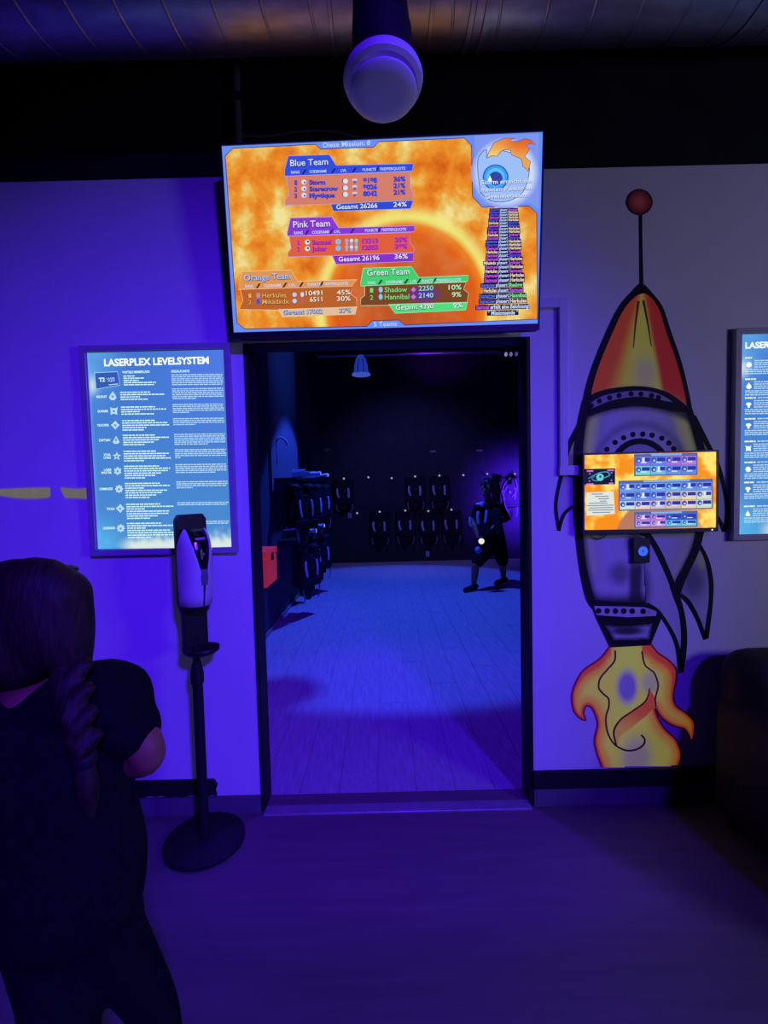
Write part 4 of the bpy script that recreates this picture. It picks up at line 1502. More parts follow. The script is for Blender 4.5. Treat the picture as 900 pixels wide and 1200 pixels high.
mesh_obj('button_mark', [(k.x - c0.x + x, -0.0275, k.z - c0.z + z) for x, z in zz], [(0, 1, 2, 5), (2, 3, 4, 5)], em((24, 60, 190)), btn)

# ================================================================ cable trunking
c0 = W(658, 556)
tk = thing('cable_trunking', 'white plastic cable trunking running from the large television to the monitor', 'cable trunking', (c0.x, 0, c0.z))


def seg(x0, y0, x1, y1):
    a_, b_ = W(x0, y0), W(x1, y1)
    box('channel', a_.x - c0.x, b_.x - c0.x, -0.024, -0.0003, b_.z - c0.z, a_.z - c0.z, trunk_white, tk, 0.002)


seg(606, 352.2, 653.6, 362.0)
seg(653.4, 350.5, 663.6, 546)
seg(653.8, 546.0, 684, 556.6)

# ================================================================ VENTILATION DUCT
DYC, DZC, DR = -0.43, 3.392, 0.28
duct = thing('ventilation_duct', 'round galvanised ventilation duct under the black ceiling', 'duct', (0, DYC, DZC))
lathe('pipe', [(DR, XL), (DR, -1.0), (DR, 0.0), (DR, 1.0), (DR, XR)], duct_metal, duct, 'X', n=64)
V, Fs = [], []
ns = 46
x = XL
tt = 0.0
step = 0.16 / ns
while x < XR:
    a = 2 * math.pi * tt / ns
    for dx, rr in ((-0.006, DR - 0.001), (-0.002, DR + 0.0045), (0.002, DR + 0.0045), (0.006, DR - 0.001)):
        V.append((x + dx, rr * math.cos(a), rr * math.sin(a)))
    x += step
    tt += 1
for i in range(len(V) // 4 - 1):
    for j in range(3):
        q = i * 4 + j
        Fs.append((q, q + 1, q + 5, q + 4))
mesh_obj('spiral_seam', V, Fs, duct_metal, duct, True)
for px in (389, 505, 560, 880):
    X = W(px, 50, DYC).x * 1.0
    lathe('coupling', [(DR + 0.001, X - 0.035), (DR + 0.009, X - 0.034), (DR + 0.009, X - 0.018), (DR + 0.004, X - 0.014), (DR + 0.004, X + 0.014), (DR + 0.009, X + 0.018), (DR + 0.009, X + 0.034), (DR + 0.001, X + 0.035)] if px == 560 else
          [(DR + 0.001, X - 0.008), (DR + 0.006, X - 0.006), (DR + 0.006, X + 0.006), (DR + 0.001, X + 0.008)], duct_metal, duct, 'X', n=64)
# branch with a disc valve, pointing down towards the lobby
VZ = 1.24
vp = W(449, 95, VZ - DIST)
dirv = Vector((vp.x, DYC, DZC)) - vp
dirv.x = 0
valve = thing('ceiling_air_valve', 'white round disc air valve on a dark branch below the duct', 'air valve', vp)
valve.scale = (0.95, 0.95, 0.95)
ax = Vector((0, -math.cos(math.radians(80)), -math.sin(math.radians(80))))
rot = ax.to_track_quat('Z', 'X').to_matrix().to_4x4()
tube('branch', [(0, 0.045, 0.09, 0.083, 0.083), (0, 0.10, 0.19, 0.083, 0.083), tuple(dirv * 0.62) + (0.083, 0.083), tuple(dirv * 0.76) + (0.083, 0.083)], black_matte, valve, 32, 4)
lathe('ring', [(0.080, -0.012), (0.101, -0.010), (0.104, 0.0), (0.100, 0.012), (0.088, 0.016), (0.080, 0.010)], white_plastic, valve, mtx=rot, n=48)
lathe('collar', [(0.079, -0.14), (0.079, 0.004), (0.070, 0.004)], black_matte, valve, mtx=rot, n=40)
lathe('spindle', [(0.012, -0.02), (0.012, 0.03)], black_matte, valve, mtx=rot, n=12)
lathe('disc', [(0.0005, 0.024), (0.070, 0.024), (0.086, 0.030), (0.086, 0.034), (0.082, 0.038), (0.05, 0.041), (0.002, 0.042)], white_plastic, valve, mtx=rot, n=48)

# faint riser pipe and cable above the television
c0 = W(281, 165, 0.0)
rs = thing('riser_pipe', 'thin dark riser pipe on the black wall above the television', 'pipe', (c0.x, -0.005, WT - 0.0))
lathe('pipe', [(0.016, -0.05), (0.016, 0.75)], pm('grey_pipe', (0.10, 0.10, 0.12), 0.5), rs, 'Z', (0, -0.013, 0), 16)
box('clip', -0.024, 0.024, -0.034, 0.0, 0.3, 0.33, black_matte, rs, 0.003)
cb = [W(x, y, -0.02) for x, y in ((283, 158), (300, 160), (320, 159), (345, 155), (370, 153), (395, 155), (415, 160), (440, 163))]
tag(tube('television_cable', [(p.x, p.y, p.z, 0.005, 0.005) for p in cb], pm('grey_cable', (0.08, 0.08, 0.10), 0.5), None, 8, 4), 'dark cable looping along the black wall over the television', 'cable')


# ================================================================ HAND SANITISER STAND
base = G(240, 984, 0.01)
hs = thing('sanitizer_stand', 'black floor stand holding a white and black hand sanitizer dispenser', 'sanitizer stand', (base.x, base.y, 0), (0, 0, math.radians(48)))
lathe('base', [(0.160, 0.0), (0.168, 0.004), (0.168, 0.016), (0.160, 0.022), (0.05, 0.026), (0.024, 0.032)], black_matte, hs, n=48)
lathe('lower_pole', [(0.0215, 0.026), (0.0215, 0.74)], black_matte, hs, n=20)
lathe('collar', [(0.0225, 0.70), (0.027, 0.705), (0.027, 0.745), (0.019, 0.79), (0.015, 0.792)], black_matte, hs, n=20)
lathe('upper_pole', [(0.0150, 0.74), (0.0150, 0.90)], black_matte, hs, n=16)
prism('backing_board', [(-0.052, 0.862), (0.052, 0.862), (0.052, 1.0), (0.066, 1.05), (0.066, 1.40), (0.052, 1.422), (-0.052, 1.422), (-0.066, 1.40), (-0.066, 1.05), (-0.052, 1.0)], -0.012, 0.016, black_plastic, hs, 0.004)
# drip tray
tr = []
for (sx, sz) in ((0.30, 0.836), (0.72, 0.838), (0.96, 0.852), (1.0, 0.868), (0.965, 0.868), (0.90, 0.852), (0.4, 0.846)):
    tr.append((sx, sz))
V, Fs = [], []
n = 40
for sx, sz in tr:
    for i in range(n):
        a = 2 * math.pi * i / n
        V.append((0.072 * sx * math.cos(a), -0.045 + 0.085 * sx * math.sin(a), sz + 0.012 * math.sin(a) * -0.5))
for j in range(len(tr) - 1):
    for i in range(n):
        i2 = (i + 1) % n
        Fs.append((j * n + i, j * n + i2, (j + 1) * n + i2, (j + 1) * n + i))
Fs.append(tuple(reversed(range(n))))
Fs.append(tuple(range((len(tr) - 1) * n, len(tr) * n)))
mesh_obj('drip_tray', V, Fs, black_plastic, hs, True)
# dispenser: black core, two white wings, window
ZS = [1.020, 1.046, 1.09, 1.14, 1.19, 1.24, 1.28, 1.31, 1.335, 1.352, 1.362]
A_ = [0.060, 0.064, 0.066, 0.067, 0.067, 0.067, 0.067, 0.066, 0.064, 0.061, 0.058]
B_ = [0.066, 0.074, 0.082, 0.088, 0.092, 0.094, 0.090, 0.080, 0.062, 0.045, 0.030]
core_V, core_F = [], []
n = 24
for z, a, b in zip(ZS, A_, B_):
    for i in range(n + 1):
        t = math.radians(-95 + 190 * i / n)
        core_V.append((0.93 * a * math.sin(t), -0.010 - 0.93 * b * max(0, math.cos(t)), z))
for j in range(len(ZS) - 1):
    for i in range(n):
        q = j * (n + 1) + i
        core_F.append((q, q + 1, q + n + 2, q + n + 1))
core_F.append(tuple(reversed(range(n + 1))))
core_F.append(tuple(range((len(ZS) - 1) * (n + 1), len(ZS) * (n + 1))))
mesh_obj('dispenser_core', core_V, core_F, pm('gloss_black_plastic', (0.010, 0.010, 0.012), 0.18, var=0.1), hs, False)
gap = [3, 3, 3.5, 5, 12, 22, 30, 35, 38, 40, 42]
outl = [90, 90, 90, 90, 90, 90, 88, 82, 72, 60, 50]
for s in (-1, 1):
    V, Fs = [], []
    n = 14
    zs = ZS[1:]
    for rr in (1.0, 0.93):
        for j, z in enumerate(zs):
            a, b = A_[j + 1], B_[j + 1]
            for i in range(n + 1):
                t = math.radians(gap[j + 1] + (outl[j + 1] - gap[j + 1]) * i / n) * s
                V.append((rr * a * math.sin(t) * 1.03, -0.010 - rr * b * max(0, math.cos(t)) * 1.05, z))
    m = len(zs)
    o2 = m * (n + 1)
    for j in range(m - 1):
        for i in range(n):
            q = j * (n + 1) + i
            Fs.append((q, q + 1, q + n + 2, q + n + 1))
            Fs.append((o2 + q + n + 1, o2 + q + n + 2, o2 + q + 1, o2 + q))
        for i in (0, n):
            q = j * (n + 1) + i
            Fs.append((q, q + n + 1, o2 + q + n + 1, o2 + q))
    for i in range(n):
        for j in (0, m - 1):
            q = j * (n + 1) + i
            Fs.append((q, q + 1, o2 + q + 1, o2 + q))
    bmw = bmesh.new()
    me = bpy.data.meshes.new('w')
    me.from_pydata(V, [], Fs)
    bmw.from_mesh(me)
    bmesh.ops.recalc_face_normals(bmw, faces=bmw.faces)
    bm_obj('cover_wing', bmw, white_plastic, hs, True)
prism('level_window', [(-0.012, 1.135), (0.012, 1.135), (0.016, 1.165), (0.016, 1.20), (-0.016, 1.20), (-0.016, 1.165)], -0.104, -0.092, pm('grey_window', (0.16, 0.16, 0.20), 0.3), hs, 0.002)
box('brand_plate', -0.022, 0.022, -0.083, -0.070, 1.318, 1.328, pm('pale_plate', (0.4, 0.4, 0.42), 0.4), hs, 0.002)
lathe('sensor', [(0.004, 0.0), (0.004, -0.003)], pm('sensor_grey', (0.5, 0.5, 0.55), 0.3), hs, 'Y', (0.0, -0.100, 1.262), 10)


# ================================================================ ARMCHAIR AT THE RIGHT
ac = thing('armchair', 'dark brown leather armchair at the right edge against the wall', 'armchair', (1.86, -0.52, 0))
def cushion(name, x0, x1, y0, y1, z0, z1, b=0.06):
    o = box(name, x0, x1, y0, y1, z0, z1, leather, ac, b, 5)
    o.data.polygons.foreach_set('use_smooth', [True] * len(o.data.polygons))
    return o
cushion('base', -0.40, 0.42, -0.40, 0.34, 0.06, 0.30, 0.03)
cushion('armrest', -0.45, -0.25, -0.42, 0.40, 0.05, 0.60, 0.08)
cushion('armrest', 0.27, 0.47, -0.42, 0.40, 0.05, 0.60, 0.08)
cushion('backrest', -0.42, 0.44, 0.18, 0.44, 0.10, 0.79, 0.11)
cushion('seat_cushion', -0.25, 0.27, -0.42, 0.22, 0.28, 0.46, 0.05)
for sx in (-0.38, 0.38):
    for sy in (-0.34, 0.34):
        lathe('foot', [(0.022, 0.0), (0.028, 0.062)], black_matte, ac, 'Z', (sx, sy, 0), 12)


# ================================================================ VEST ROOM
# pendant lamp
lp = Vector((-0.21, 3.05, 0))
pz = 2.735
pend = thing('pendant_lamp', 'blue glowing bell shaped pendant lamp in the vest room', 'lamp', (lp.x, lp.y, pz))
lathe('shade', [(0.095, 0.0), (0.095, 0.012), (0.080, 0.020), (0.070, 0.10), (0.052, 0.16), (0.030, 0.20), (0.012, 0.205)], em((40, 66, 196), 0.6), pend, n=28)
lathe('rim', [(0.097, -0.012), (0.102, -0.006), (0.097, 0.002)], em((70, 96, 214), 0.7), pend, n=28)
lathe('stem', [(0.008, 0.20), (0.008, IZ - pz)], black_matte, pend, n=10)
for s in (-0.03, 0.03):
    tube('guard_wire', [(s, -0.095, 0.0, 0.004, 0.004), (s, -0.075, 0.09, 0.004, 0.004), (s * 0.6, -0.055, 0.15, 0.004, 0.004)], black_matte, pend, 6)

# duct along the far wall with lamps
fd = thing('wall_duct', 'slim metal duct across the top of the vest room far wall', 'duct', (0, 7.18, 4.07))
lathe('pipe', [(0.055, IL + 0.02), (0.055, IR - 0.02)], duct_metal, fd, 'X', n=24)
for X in (0.1, 1.4):
    lathe('coupling', [(0.056, X - 0.02), (0.062, X - 0.018), (0.062, X + 0.018), (0.056, X + 0.02)], duct_metal, fd, 'X', n=24)
lt_o = W(602, 414, 6.6)
fx = thing('lamp_bar', 'small bar of pale lamps at the top right of the vest room', 'lamp', lt_o)
box('bar', -0.20, 0.20, -0.02, 0.02, 0.02, 0.05, black_matte, fx, 0.003)
box('hanger', -0.01, 0.01, -0.01, 0.01, 0.05, IZ - lt_o.z, black_matte, fx)
for i, X in enumerate((-0.14, -0.05, 0.05, 0.14)):
    lathe('bulb', [(0.002, -0.055), (0.02, -0.045), (0.03, -0.02), (0.022, 0.01), (0.014, 0.02)], em([(150, 140, 210), (120, 110, 180), (80, 70, 150), (80, 70, 150)][i], 0.8), fx, 'Z', (X, 0, 0), 12)


def make_vest(name, label, group, straps=0.55, seed=0):
    """hanging laser vest; hook point is the origin, front faces -Y"""
    v = thing(name, label, 'vest', group=group)
    poly = [(-0.06, 0.0), (-0.15, -0.02), (-0.20, -0.07), (-0.17, -0.16), (-0.19, -0.30), (-0.18, -0.46), (0.18, -0.46), (0.19, -0.30), (0.17, -0.16), (0.20, -0.07), (0.15, -0.02), (0.06, 0.0), (0.04, -0.09), (-0.04, -0.09)]
    prism('front_panel', poly, -0.17, -0.12, vest_black, v, 0.012)
    prism('back_panel', poly, -0.07, -0.02, vest_black, v, 0.012)
    for s in (-1, 1):
        vv, ff = ellipsoid_data((s * 0.13, -0.095, -0.01), (0.07, 0.085, 0.045), 14, 8)
        mesh_obj('shoulder_pod', vv, ff, vest_black, v, True)
        d = random.uniform(-0.03, 0.03)
        tube('side_strap', [(s * 0.115 + d, -0.178, -0.16, 0.020, 0.006), (s * 0.12 + d, -0.184, -0.24, 0.022, 0.006), (s * (0.10) + d * 0.4, -0.182, -0.33, 0.018, 0.006)], strap_pale, v, 8, 3)
        tube('hanging_strap', [(s * 0.15, -0.15, -0.45, 0.013, 0.004), (s * 0.16, -0.16, -0.53, 0.013, 0.004), (s * 0.13, -0.15, -0.61, 0.013, 0.004)], pm('dim_webbing', (0.16, 0.155, 0.19), 0.8), v, 8, 3)
    lathe('chest_sensor', [(0.034, 0.0), (0.034, -0.014), (0.02, -0.02), (0.002, -0.021)], black_plastic, v, 'Y', (0, -0.168, -0.22), 18)
    box('belt', -0.20, 0.20, -0.18, -0.01, -0.42, -0.37, vest_black, v, 0.01)
    ph = prism('phaser', [(-0.03, -0.47), (0.10, -0.47), (0.10, -0.52), (0.03, -0.53), (0.02, -0.62), (-0.03, -0.62), (-0.03, -0.54), (-0.14, -0.52), (-0.14, -0.48)], -0.13, -0.08, vest_black, v, 0.006)
    tube('hose', [(-0.05, -0.10, -0.44, 0.010, 0.010), (-0.09, -0.12, -0.52, 0.010, 0.010), (-0.02, -0.11, -0.60, 0.010, 0.010)], black_plastic, v, 8, 3)
    return v


def hook(px, py, Y, label, group='lit hooks on the vest room far wall'):
    p = W(px, py, Y)
    h = thing('wall_hook', label, 'hook', (p.x, Y + 0.1, p.z), group=group)
    lathe('plate', [(0.022, 0.0), (0.022, -0.012)], black_matte, h, 'Y', n=12)
    tube('arm', [(0, -0.01, -0.01, 0.006, 0.006), (0, -0.06, -0.02, 0.006, 0.006), (0, -0.085, 0.0, 0.006, 0.006)], black_matte, h, 6)
    vv, ff = ellipsoid_data((0, -0.10, 0.012), (0.019, 0.014, 0.019), 12, 8)
    mesh_obj('charging_lamp', vv, ff, em((170, 164, 214), 0.9), h, True)
    return p


WY = IY - 0.1
upper = [(403, 561.5), (431.7, 560), (459, 561), (486.5, 559), (515, 558), (543, 557.6), (571, 556), (603.5, 556)]
ords = ['first', 'second', 'third', 'fourth', 'fifth', 'sixth', 'seventh', 'eighth']
proto = None
for i, (x, y) in enumerate(upper):
    p = hook(x, y, WY, '%s lit hook from the left in the upper row of the vest room' % ords[i])
    if i in (0, 3, 4):
        lab = {0: 'black laser vest hanging alone at the left of the upper row', 3: 'left one of two neighbouring vests in the upper row', 4: 'right one of two neighbouring vests in the upper row'}[i]
        if proto is None:
            proto = make_vest('laser_vest', lab, 'laser vests on the far wall')
            proto.location = (p.x, WY + 0.1, p.z - 0.03)
        else:
            v = dup(proto, (p.x, WY + 0.1, p.z - 0.03), 0.0, lab)
lower = [(418.5, 602), (445, 600.4), (475, 599), (502, 599.6), (529, 598)]
for i, (x, y) in enumerate(lower):
    p = hook(x, y, WY, '%s lit hook from the left in the lower row of the vest room' % ords[i])
    if i > 0:
        lab = '%s laser vest from the left in the lower row of the far wall' % ords[i - 1]
        dup(proto, (p.x, WY + 0.1, p.z - 0.03), 0.0, lab)


def plate(px, py, w, h, Y, label, mat=strap_pale):
    p = W(px, py, Y)
    o = box('tag_plate', -w / 2, w / 2, -0.012, 0.0, -h / 2, h / 2, mat, None, 0.004)
    o.location = p
    tag(o, label, 'tag', 'pale tags on the vest room far wall')


plate(410, 604, 0.07, 0.11, IY - 0.001, 'pale rectangular tag left of the first hook in the lower row')
plate(507, 529, 0.11, 0.04, IY - 0.001, 'small pale tag high on the far wall above two vests', pm('dim_tag', (0.25, 0.24, 0.30), 0.7))
plate(562, 528, 0.13, 0.04, IY - 0.001, 'small pale tag high on the far wall near the violet light', pm('dim_tag', (0.25, 0.24, 0.30), 0.7))
plate(383, 527, 0.12, 0.05, IY - 0.001, 'dim tag high at the left end of the far wall', pm('dimmer_tag', (0.12, 0.12, 0.16), 0.7))
plate(501, 649, 0.07, 0.11, IY - 0.001, 'pale square tag hanging low under the third vest of the lower row')

# the vest that hangs in the violet light at the right
p = W(600, 560, 7.0)
big = make_vest('laser_vest', 'black laser vest with pale straps hanging in the violet light behind the boy', 'laser vests on the far wall')
big.location = (p.x, 7.38, p.z)
big.scale = (1.0, 1.0, 1.25)
for ch in big.children:
    if ch.name.startswith('side_strap') or ch.name.startswith('hanging_strap'):
        ch.data.materials[0] = pm('dark_webbing', (0.07, 0.07, 0.09), 0.8)
for pts in (((594, 570), (590, 580), (592, 592), (595, 600)), ((598, 560), (592, 566), (588, 576)), ((604, 562), (606, 574), (600, 582))):
    q = [W(x, y, 7.19) for x, y in pts]
    tube('loose_strap', [(a.x - p.x, -0.19, (a.z - p.z) / 1.25, 0.014, 0.006) for a in q], pm('dark_webbing', (0.07, 0.07, 0.09), 0.8), big, 6, 3)

# vests and phasers on the left wall
def shelf(Y0, Y1, z, label):
    s = thing('phaser_shelf', label, 'shelf', (IL, Y0, z), group='phaser shelves on the left wall')
    d = 0.26
    box('board', 0.0, d, 0.0, Y1 - Y0, -0.02, 0.0, black_matte, s, 0.003)
    for yy in (0.1, (Y1 - Y0) - 0.1):
        prism('bracket', [(0.0, -0.02), (0.10, -0.02), (0.0, -0.09)], yy - 0.01, yy + 0.01, black_matte, s)
    return s


def make_phaser(label, group):
    """pistol shaped laser phaser lying along +X, origin under its middle"""
    ph = thing('phaser', label, 'phaser', group=group)
    prism('body', [(-0.16, 0.03), (-0.15, 0.10), (0.02, 0.115), (0.10, 0.10), (0.12, 0.05), (0.02, 0.03)], -0.03, 0.03, pm('blue_grey_shell', (0.20, 0.24, 0.36), 0.35), ph, 0.008)
    lathe('barrel', [(0.022, 0.10), (0.022, 0.20), (0.028, 0.205), (0.028, 0.235), (0.018, 0.24)], pm('pale_shell', (0.60, 0.62, 0.72), 0.35), ph, 'X', (0, 0, 0.075), 16)
    prism('grip', [(-0.12, 0.035), (-0.06, 0.035), (-0.08, -0.0), (-0.16, 0.0)], -0.022, 0.022, black_plastic, ph, 0.005)
    prism('sight_rail', [(-0.12, 0.112), (0.04, 0.118), (0.04, 0.135), (-0.12, 0.128)], -0.012, 0.012, pm('pale_shell', (0.60, 0.62, 0.72), 0.35), ph, 0.003)
    lathe('lamp_ring', [(0.024, 0.0), (0.024, 0.012)], em((120, 150, 246), 0.9), ph, 'X', (0.236, 0, 0.075), 16)
    return ph


zu = W(372, 562, 4.6).z
shelf(3.1, 5.4, zu, 'upper black shelf with phasers on the vest room left wall')
zl = W(368, 622, 4.5).z
shelf(3.3, 5.2, zl, 'lower black shelf with phasers on the vest room left wall')
ph = None
for k, (Y, z, lab) in enumerate(((4.2, zu, 'pale blue phaser on the upper shelf, nearer one'), (5.1, zu, 'pale blue phaser on the upper shelf, farther one'), (3.62, zl, 'pale blue phaser on the lower shelf, nearer one'), (4.45, zl, 'pale blue phaser on the lower shelf, farther one'))):
    if ph is None:
        ph = make_phaser(lab, 'phasers on the left wall shelves')
        ph.location = (IL + 0.16, Y, z)
        ph.rotation_euler = (0, 0, 0.15)
    else:
        dup(ph, (IL + 0.16, Y, z), 0.2 - 0.25 * (k % 2), lab)
for k, (px, Y, z, lab) in enumerate(((0, 3.25, zu - 0.10, 'laser vest hanging under the upper shelf, nearest to the doorway'), (0, 4.0, zu - 0.10, 'laser vest hanging under the middle of the upper shelf'), (0, 4.9, zu - 0.10, 'laser vest hanging under the far end of the upper shelf'),
                               (0, 3.5, zl - 0.10, 'laser vest hanging under the near end of the lower shelf'), (0, 4.65, zl - 0.10, 'laser vest hanging under the far end of the lower shelf'))):
    v = dup(proto, (IL + 0.22, Y, z), math.radians(62), lab)
    v['group'] = 'laser vests on the left wall'

# red box on the left wall
a = W(300, 640, 2.75)
rb = thing('red_wall_box', 'bright red plastic box fixed low on the vest room left wall', 'box', (IL, 2.12, 0.62))
box('body', 0.0, 0.16, 0.0, 0.42, 0.0, 0.27, red_plastic, rb, 0.02, 3)
box('lid', -0.0, 0.165, -0.005, 0.425, 0.275, 0.335, red_plastic, rb, 0.012, 3)
box('latch', 0.16, 0.175, 0.18, 0.23, 0.23, 0.30, black_plastic, rb, 0.003)
# pale curved hook high on the left wall
p = W(322, 500, 3.4)
hk = thing('coat_hook', 'pale curved hook high on the blue lit left wall', 'hook', (IL, 3.3, 1.95))
box('plate', 0.0, 0.012, -0.03, 0.03, -0.02, 0.14, black_matte, hk, 0.003)
tube('arm', [(0.01, 0, 0.08, 0.012, 0.012), (0.06, 0.0, 0.15, 0.013, 0.013), (0.12, 0.02, 0.13, 0.014, 0.014), (0.15, 0.04, 0.07, 0.012, 0.012)], strap_pale, hk, 10, 3)


# ================================================================ PEOPLE
def T5(p, rx, ry=None):
    return (p[0], p[1], p[2], rx, ry if ry else rx)


def chain(pts, n=14, sm=4):
    return tube_data(catmull(pts, sm), n)


def hand(wrist, tipdir, palmn, r=0.034, side=1):
    """palm and five separate bent fingers; returns pieces"""
    w = Vector(wrist)
    d = Vector(tipdir).normalized()
    nrm = Vector(palmn).normalized()
    sdir = d.cross(nrm).normalized() * side
    out = []
    palm_l = 0.075
    p1 = w + d * palm_l
    out.append(tube_data([T5(w - d * 0.01, 0.024, 0.019), T5(w + d * 0.03, 0.030, 0.017), T5(p1, 0.032, 0.014)], 12))
    for k, (off, ln) in enumerate(((-0.026, 0.052), (-0.009, 0.060), (0.009, 0.056), (0.025, 0.044))):
        a = p1 + sdir * off - d * 0.008
        b = a + d * ln * 0.5 + nrm * 0.006
        c = b + d * ln * 0.32 + nrm * 0.018
        e = c + d * ln * 0.10 + nrm * 0.018
        out.append(tube_data([T5(a, 0.0088), T5(b, 0.0082), T5(c, 0.0076), T5(e, 0.007)], 8))
    a = w + d * 0.022 - sdir * 0.022
    b = a + d * 0.030 - sdir * 0.024 + nrm * 0.008
    c = b + d * 0.028 - sdir * 0.004 + nrm * 0.014
    out.append(tube_data([T5(a, 0.011), T5(b, 0.0095), T5(c, 0.008)], 8))
    return out


# ---------------------------------------------------------------- girl in the foreground, seen from behind
GY = -1.40
gx = W(72, 1010, GY).x
girl = thing('person', 'child in black shirt and leggings with a braid, seen from behind at the left edge', 'person', (gx, GY, 0))


def g(x, y, dy=0.0):
    p = W(x, y, GY + dy)
    return Vector((p.x - gx, dy, p.z))


hd = g(30, 742)
neck0, neck1 = g(37, 790, -0.005), g(40, 826, -0.01)
pieces = [ellipsoid_data((hd.x, hd.y + 0.005, hd.z), (0.078, 0.094, 0.108), 24, 16),
          ellipsoid_data((hd.x, 0.075, hd.z - 0.045), (0.055, 0.040, 0.058), 16, 10),      # jaw and chin
          tube_data([T5((hd.x, 0.096, hd.z + 0.010), 0.010), T5((hd.x, 0.110, hd.z - 0.018), 0.013), T5((hd.x, 0.102, hd.z - 0.028), 0.014)], 10)]
for s in (-1, 1):
    pieces.append(ellipsoid_data((hd.x + s * 0.080, 0.010, hd.z - 0.012), (0.012, 0.022, 0.032), 10, 8))
pieces.append(chain([T5(neck0, 0.046, 0.046), T5(neck1, 0.052, 0.050)]))
sh_r, sh_l = g(133, 812), g(-52, 816)
pieces.append(chain([T5(g(40, 822, -0.008), 0.05, 0.05), T5(g(42, 862), 0.098, 0.060), T5(g(48, 900), 0.116, 0.072), T5(g(58, 960), 0.112, 0.075), T5(g(70, 1000), 0.115, 0.075), T5(g(76, 1030), 0.105, 0.072)], 20))
pieces.append(chain([T5(g(60, 832), 0.045, 0.05), T5(sh_r, 0.046)]))
pieces.append(chain([T5(g(20, 834), 0.045, 0.05), T5(sh_l, 0.046)]))
el_r = g(173, 884, -0.005)
wr_r = g(112, 905, 0.165)
el_l = g(-104, 890, -0.01)
wr_l = g(-30, 900, 0.165)
for shd, el, wr in ((sh_r, el_r, wr_r), (sh_l, el_l, wr_l)):
    mid = (shd + el) / 2
    pieces.append(chain([T5(shd, 0.044), T5(mid, 0.036), T5(el, 0.029), T5(el + (wr - el) * 0.3, 0.031), T5(wr, 0.020)], 14))
pieces += hand(wr_r, wr_r - el_r, (-0.2, 0, -1), side=1)
pieces += hand(wr_l, wr_l - el_l, (0.2, 0, -1), side=-1)
hipR, hipL = g(112, 1058, 0.02), g(54, 1066)
_m = g(158, 1200, 0.12)
knR = hipR + (_m - hipR) * ((hipR.z - 0.385) / (hipR.z - _m.z))
knR = Vector((min(knR.x, hipR.x + 0.20), 0.20, 0.385))
knL = Vector((hipL.x + 0.020, 0.015, 0.385))
anR = Vector((knR.x + 0.03, 0.19, 0.075))
anL = Vector((knL.x - 0.01, -0.02, 0.075))
for h_, k_, a_ in ((hipR, knR, anR), (hipL, knL, anL)):
    pieces.append(chain([T5(h_, 0.052, 0.062), T5(h_ * 0.75 + k_ * 0.25, 0.040, 0.054), T5(h_ * 0.6 + k_ * 0.4, 0.039, 0.052), T5(k_, 0.039, 0.045), T5(k_ * 0.65 + a_ * 0.35 + Vector((0, -0.015, 0)), 0.046, 0.05), T5(a_, 0.029, 0.032)], 16))
    pieces.append(chain([T5(a_ + Vector((0, -0.02, -0.03)), 0.03, 0.03), T5(a_ + Vector((0, 0.07, -0.045)), 0.034, 0.022), T5(a_ + Vector((0, 0.135, -0.05)), 0.03, 0.016)], 12))
body = fuse('body', pieces, skin, girl, 0.0065, 3)
# eyes and mouth on the far side of the head
for s in (-1, 1):
    vv, ff = ellipsoid_data((hd.x + s * 0.030, 0.090, hd.z + 0.002), (0.012, 0.008, 0.008), 12, 8)
    mesh_obj('eye', vv, ff, pm('eye_dark', (0.05, 0.035, 0.03), 0.2), girl, True)
vv, ff = ellipsoid_data((hd.x, 0.108, hd.z - 0.052), (0.020, 0.006, 0.006), 12, 8)
mesh_obj('mouth', vv, ff, pm('lip', (0.40, 0.16, 0.14), 0.5), girl, True)

# hair: cap, combed back part and braid
hp = [ellipsoid_data((hd.x, -0.012, hd.z + 0.022), (0.092, 0.098, 0.104), 28, 18), ellipsoid_data((hd.x, -0.045, hd.z - 0.022), (0.084, 0.058, 0.052), 24, 14),
      chain([T5(g(36, 700, -0.05), 0.075, 0.05), T5(g(52, 745, -0.055), 0.060, 0.045), T5(g(78, 765, -0.050), 0.032, 0.035)], 16),
      chain([T5(g(70, 700, -0.04), 0.046, 0.05), T5(g(82, 740, -0.045), 0.034, 0.04), T5(g(86, 775, -0.05), 0.026, 0.03)], 14)]
hair = fuse('hair', hp, hair_brown, girl, 0.008, 3)
# cut the hair away from the face: push face side vertices back inside the head
for v in hair.data.vertices:
    if v.co.y > 0.055 and v.co.z < hd.z + 0.055:
        v.co.y = 0.055 + (v.co.y - 0.055) * 0.05
bp = []
path = catmull([g(80, 752, -0.045), g(81, 780, -0.058), g(82, 808, -0.080), g(86, 836, -0.098), g(92, 862, -0.104), g(98, 886, -0.104)], 4)
nb = 11
for i in range(nb):
    t = i / (nb - 1) * (len(path) - 1)
    p = Vector(path[int(t)])
    s = 1 if i % 2 else -1
    r = 0.0235 - 0.0008 * i
    bp.append(tube_data([T5(p + Vector((s * 0.021, 0.004, 0.016)), r * 0.62), T5(p + Vector((s * 0.004, -0.008, -0.002)), r * 0.86), T5(p + Vector((-s * 0.010, 0.0, -0.020)), r * 0.55)], 10))
bp.append(chain([T5(p, 0.016) for p in path], 10, 2))
braid = fuse('braid', bp, hair_brown, girl, 0.005, 1)
tip = Vector(path[-1])
lathe('hair_tie', [(0.014, -0.012), (0.018, -0.006), (0.018, 0.006), (0.014, 0.012)], black_matte, braid, 'Z', tip + Vector((0, 0, -0.004)), 14)
tube('braid_end', [T5(tip + Vector((0, 0, -0.010)), 0.014), T5(tip + Vector((0.004, -0.002, -0.05)), 0.017), T5(tip + Vector((0.006, 0.0, -0.09)), 0.006)], hair_brown, braid, 10, 3)
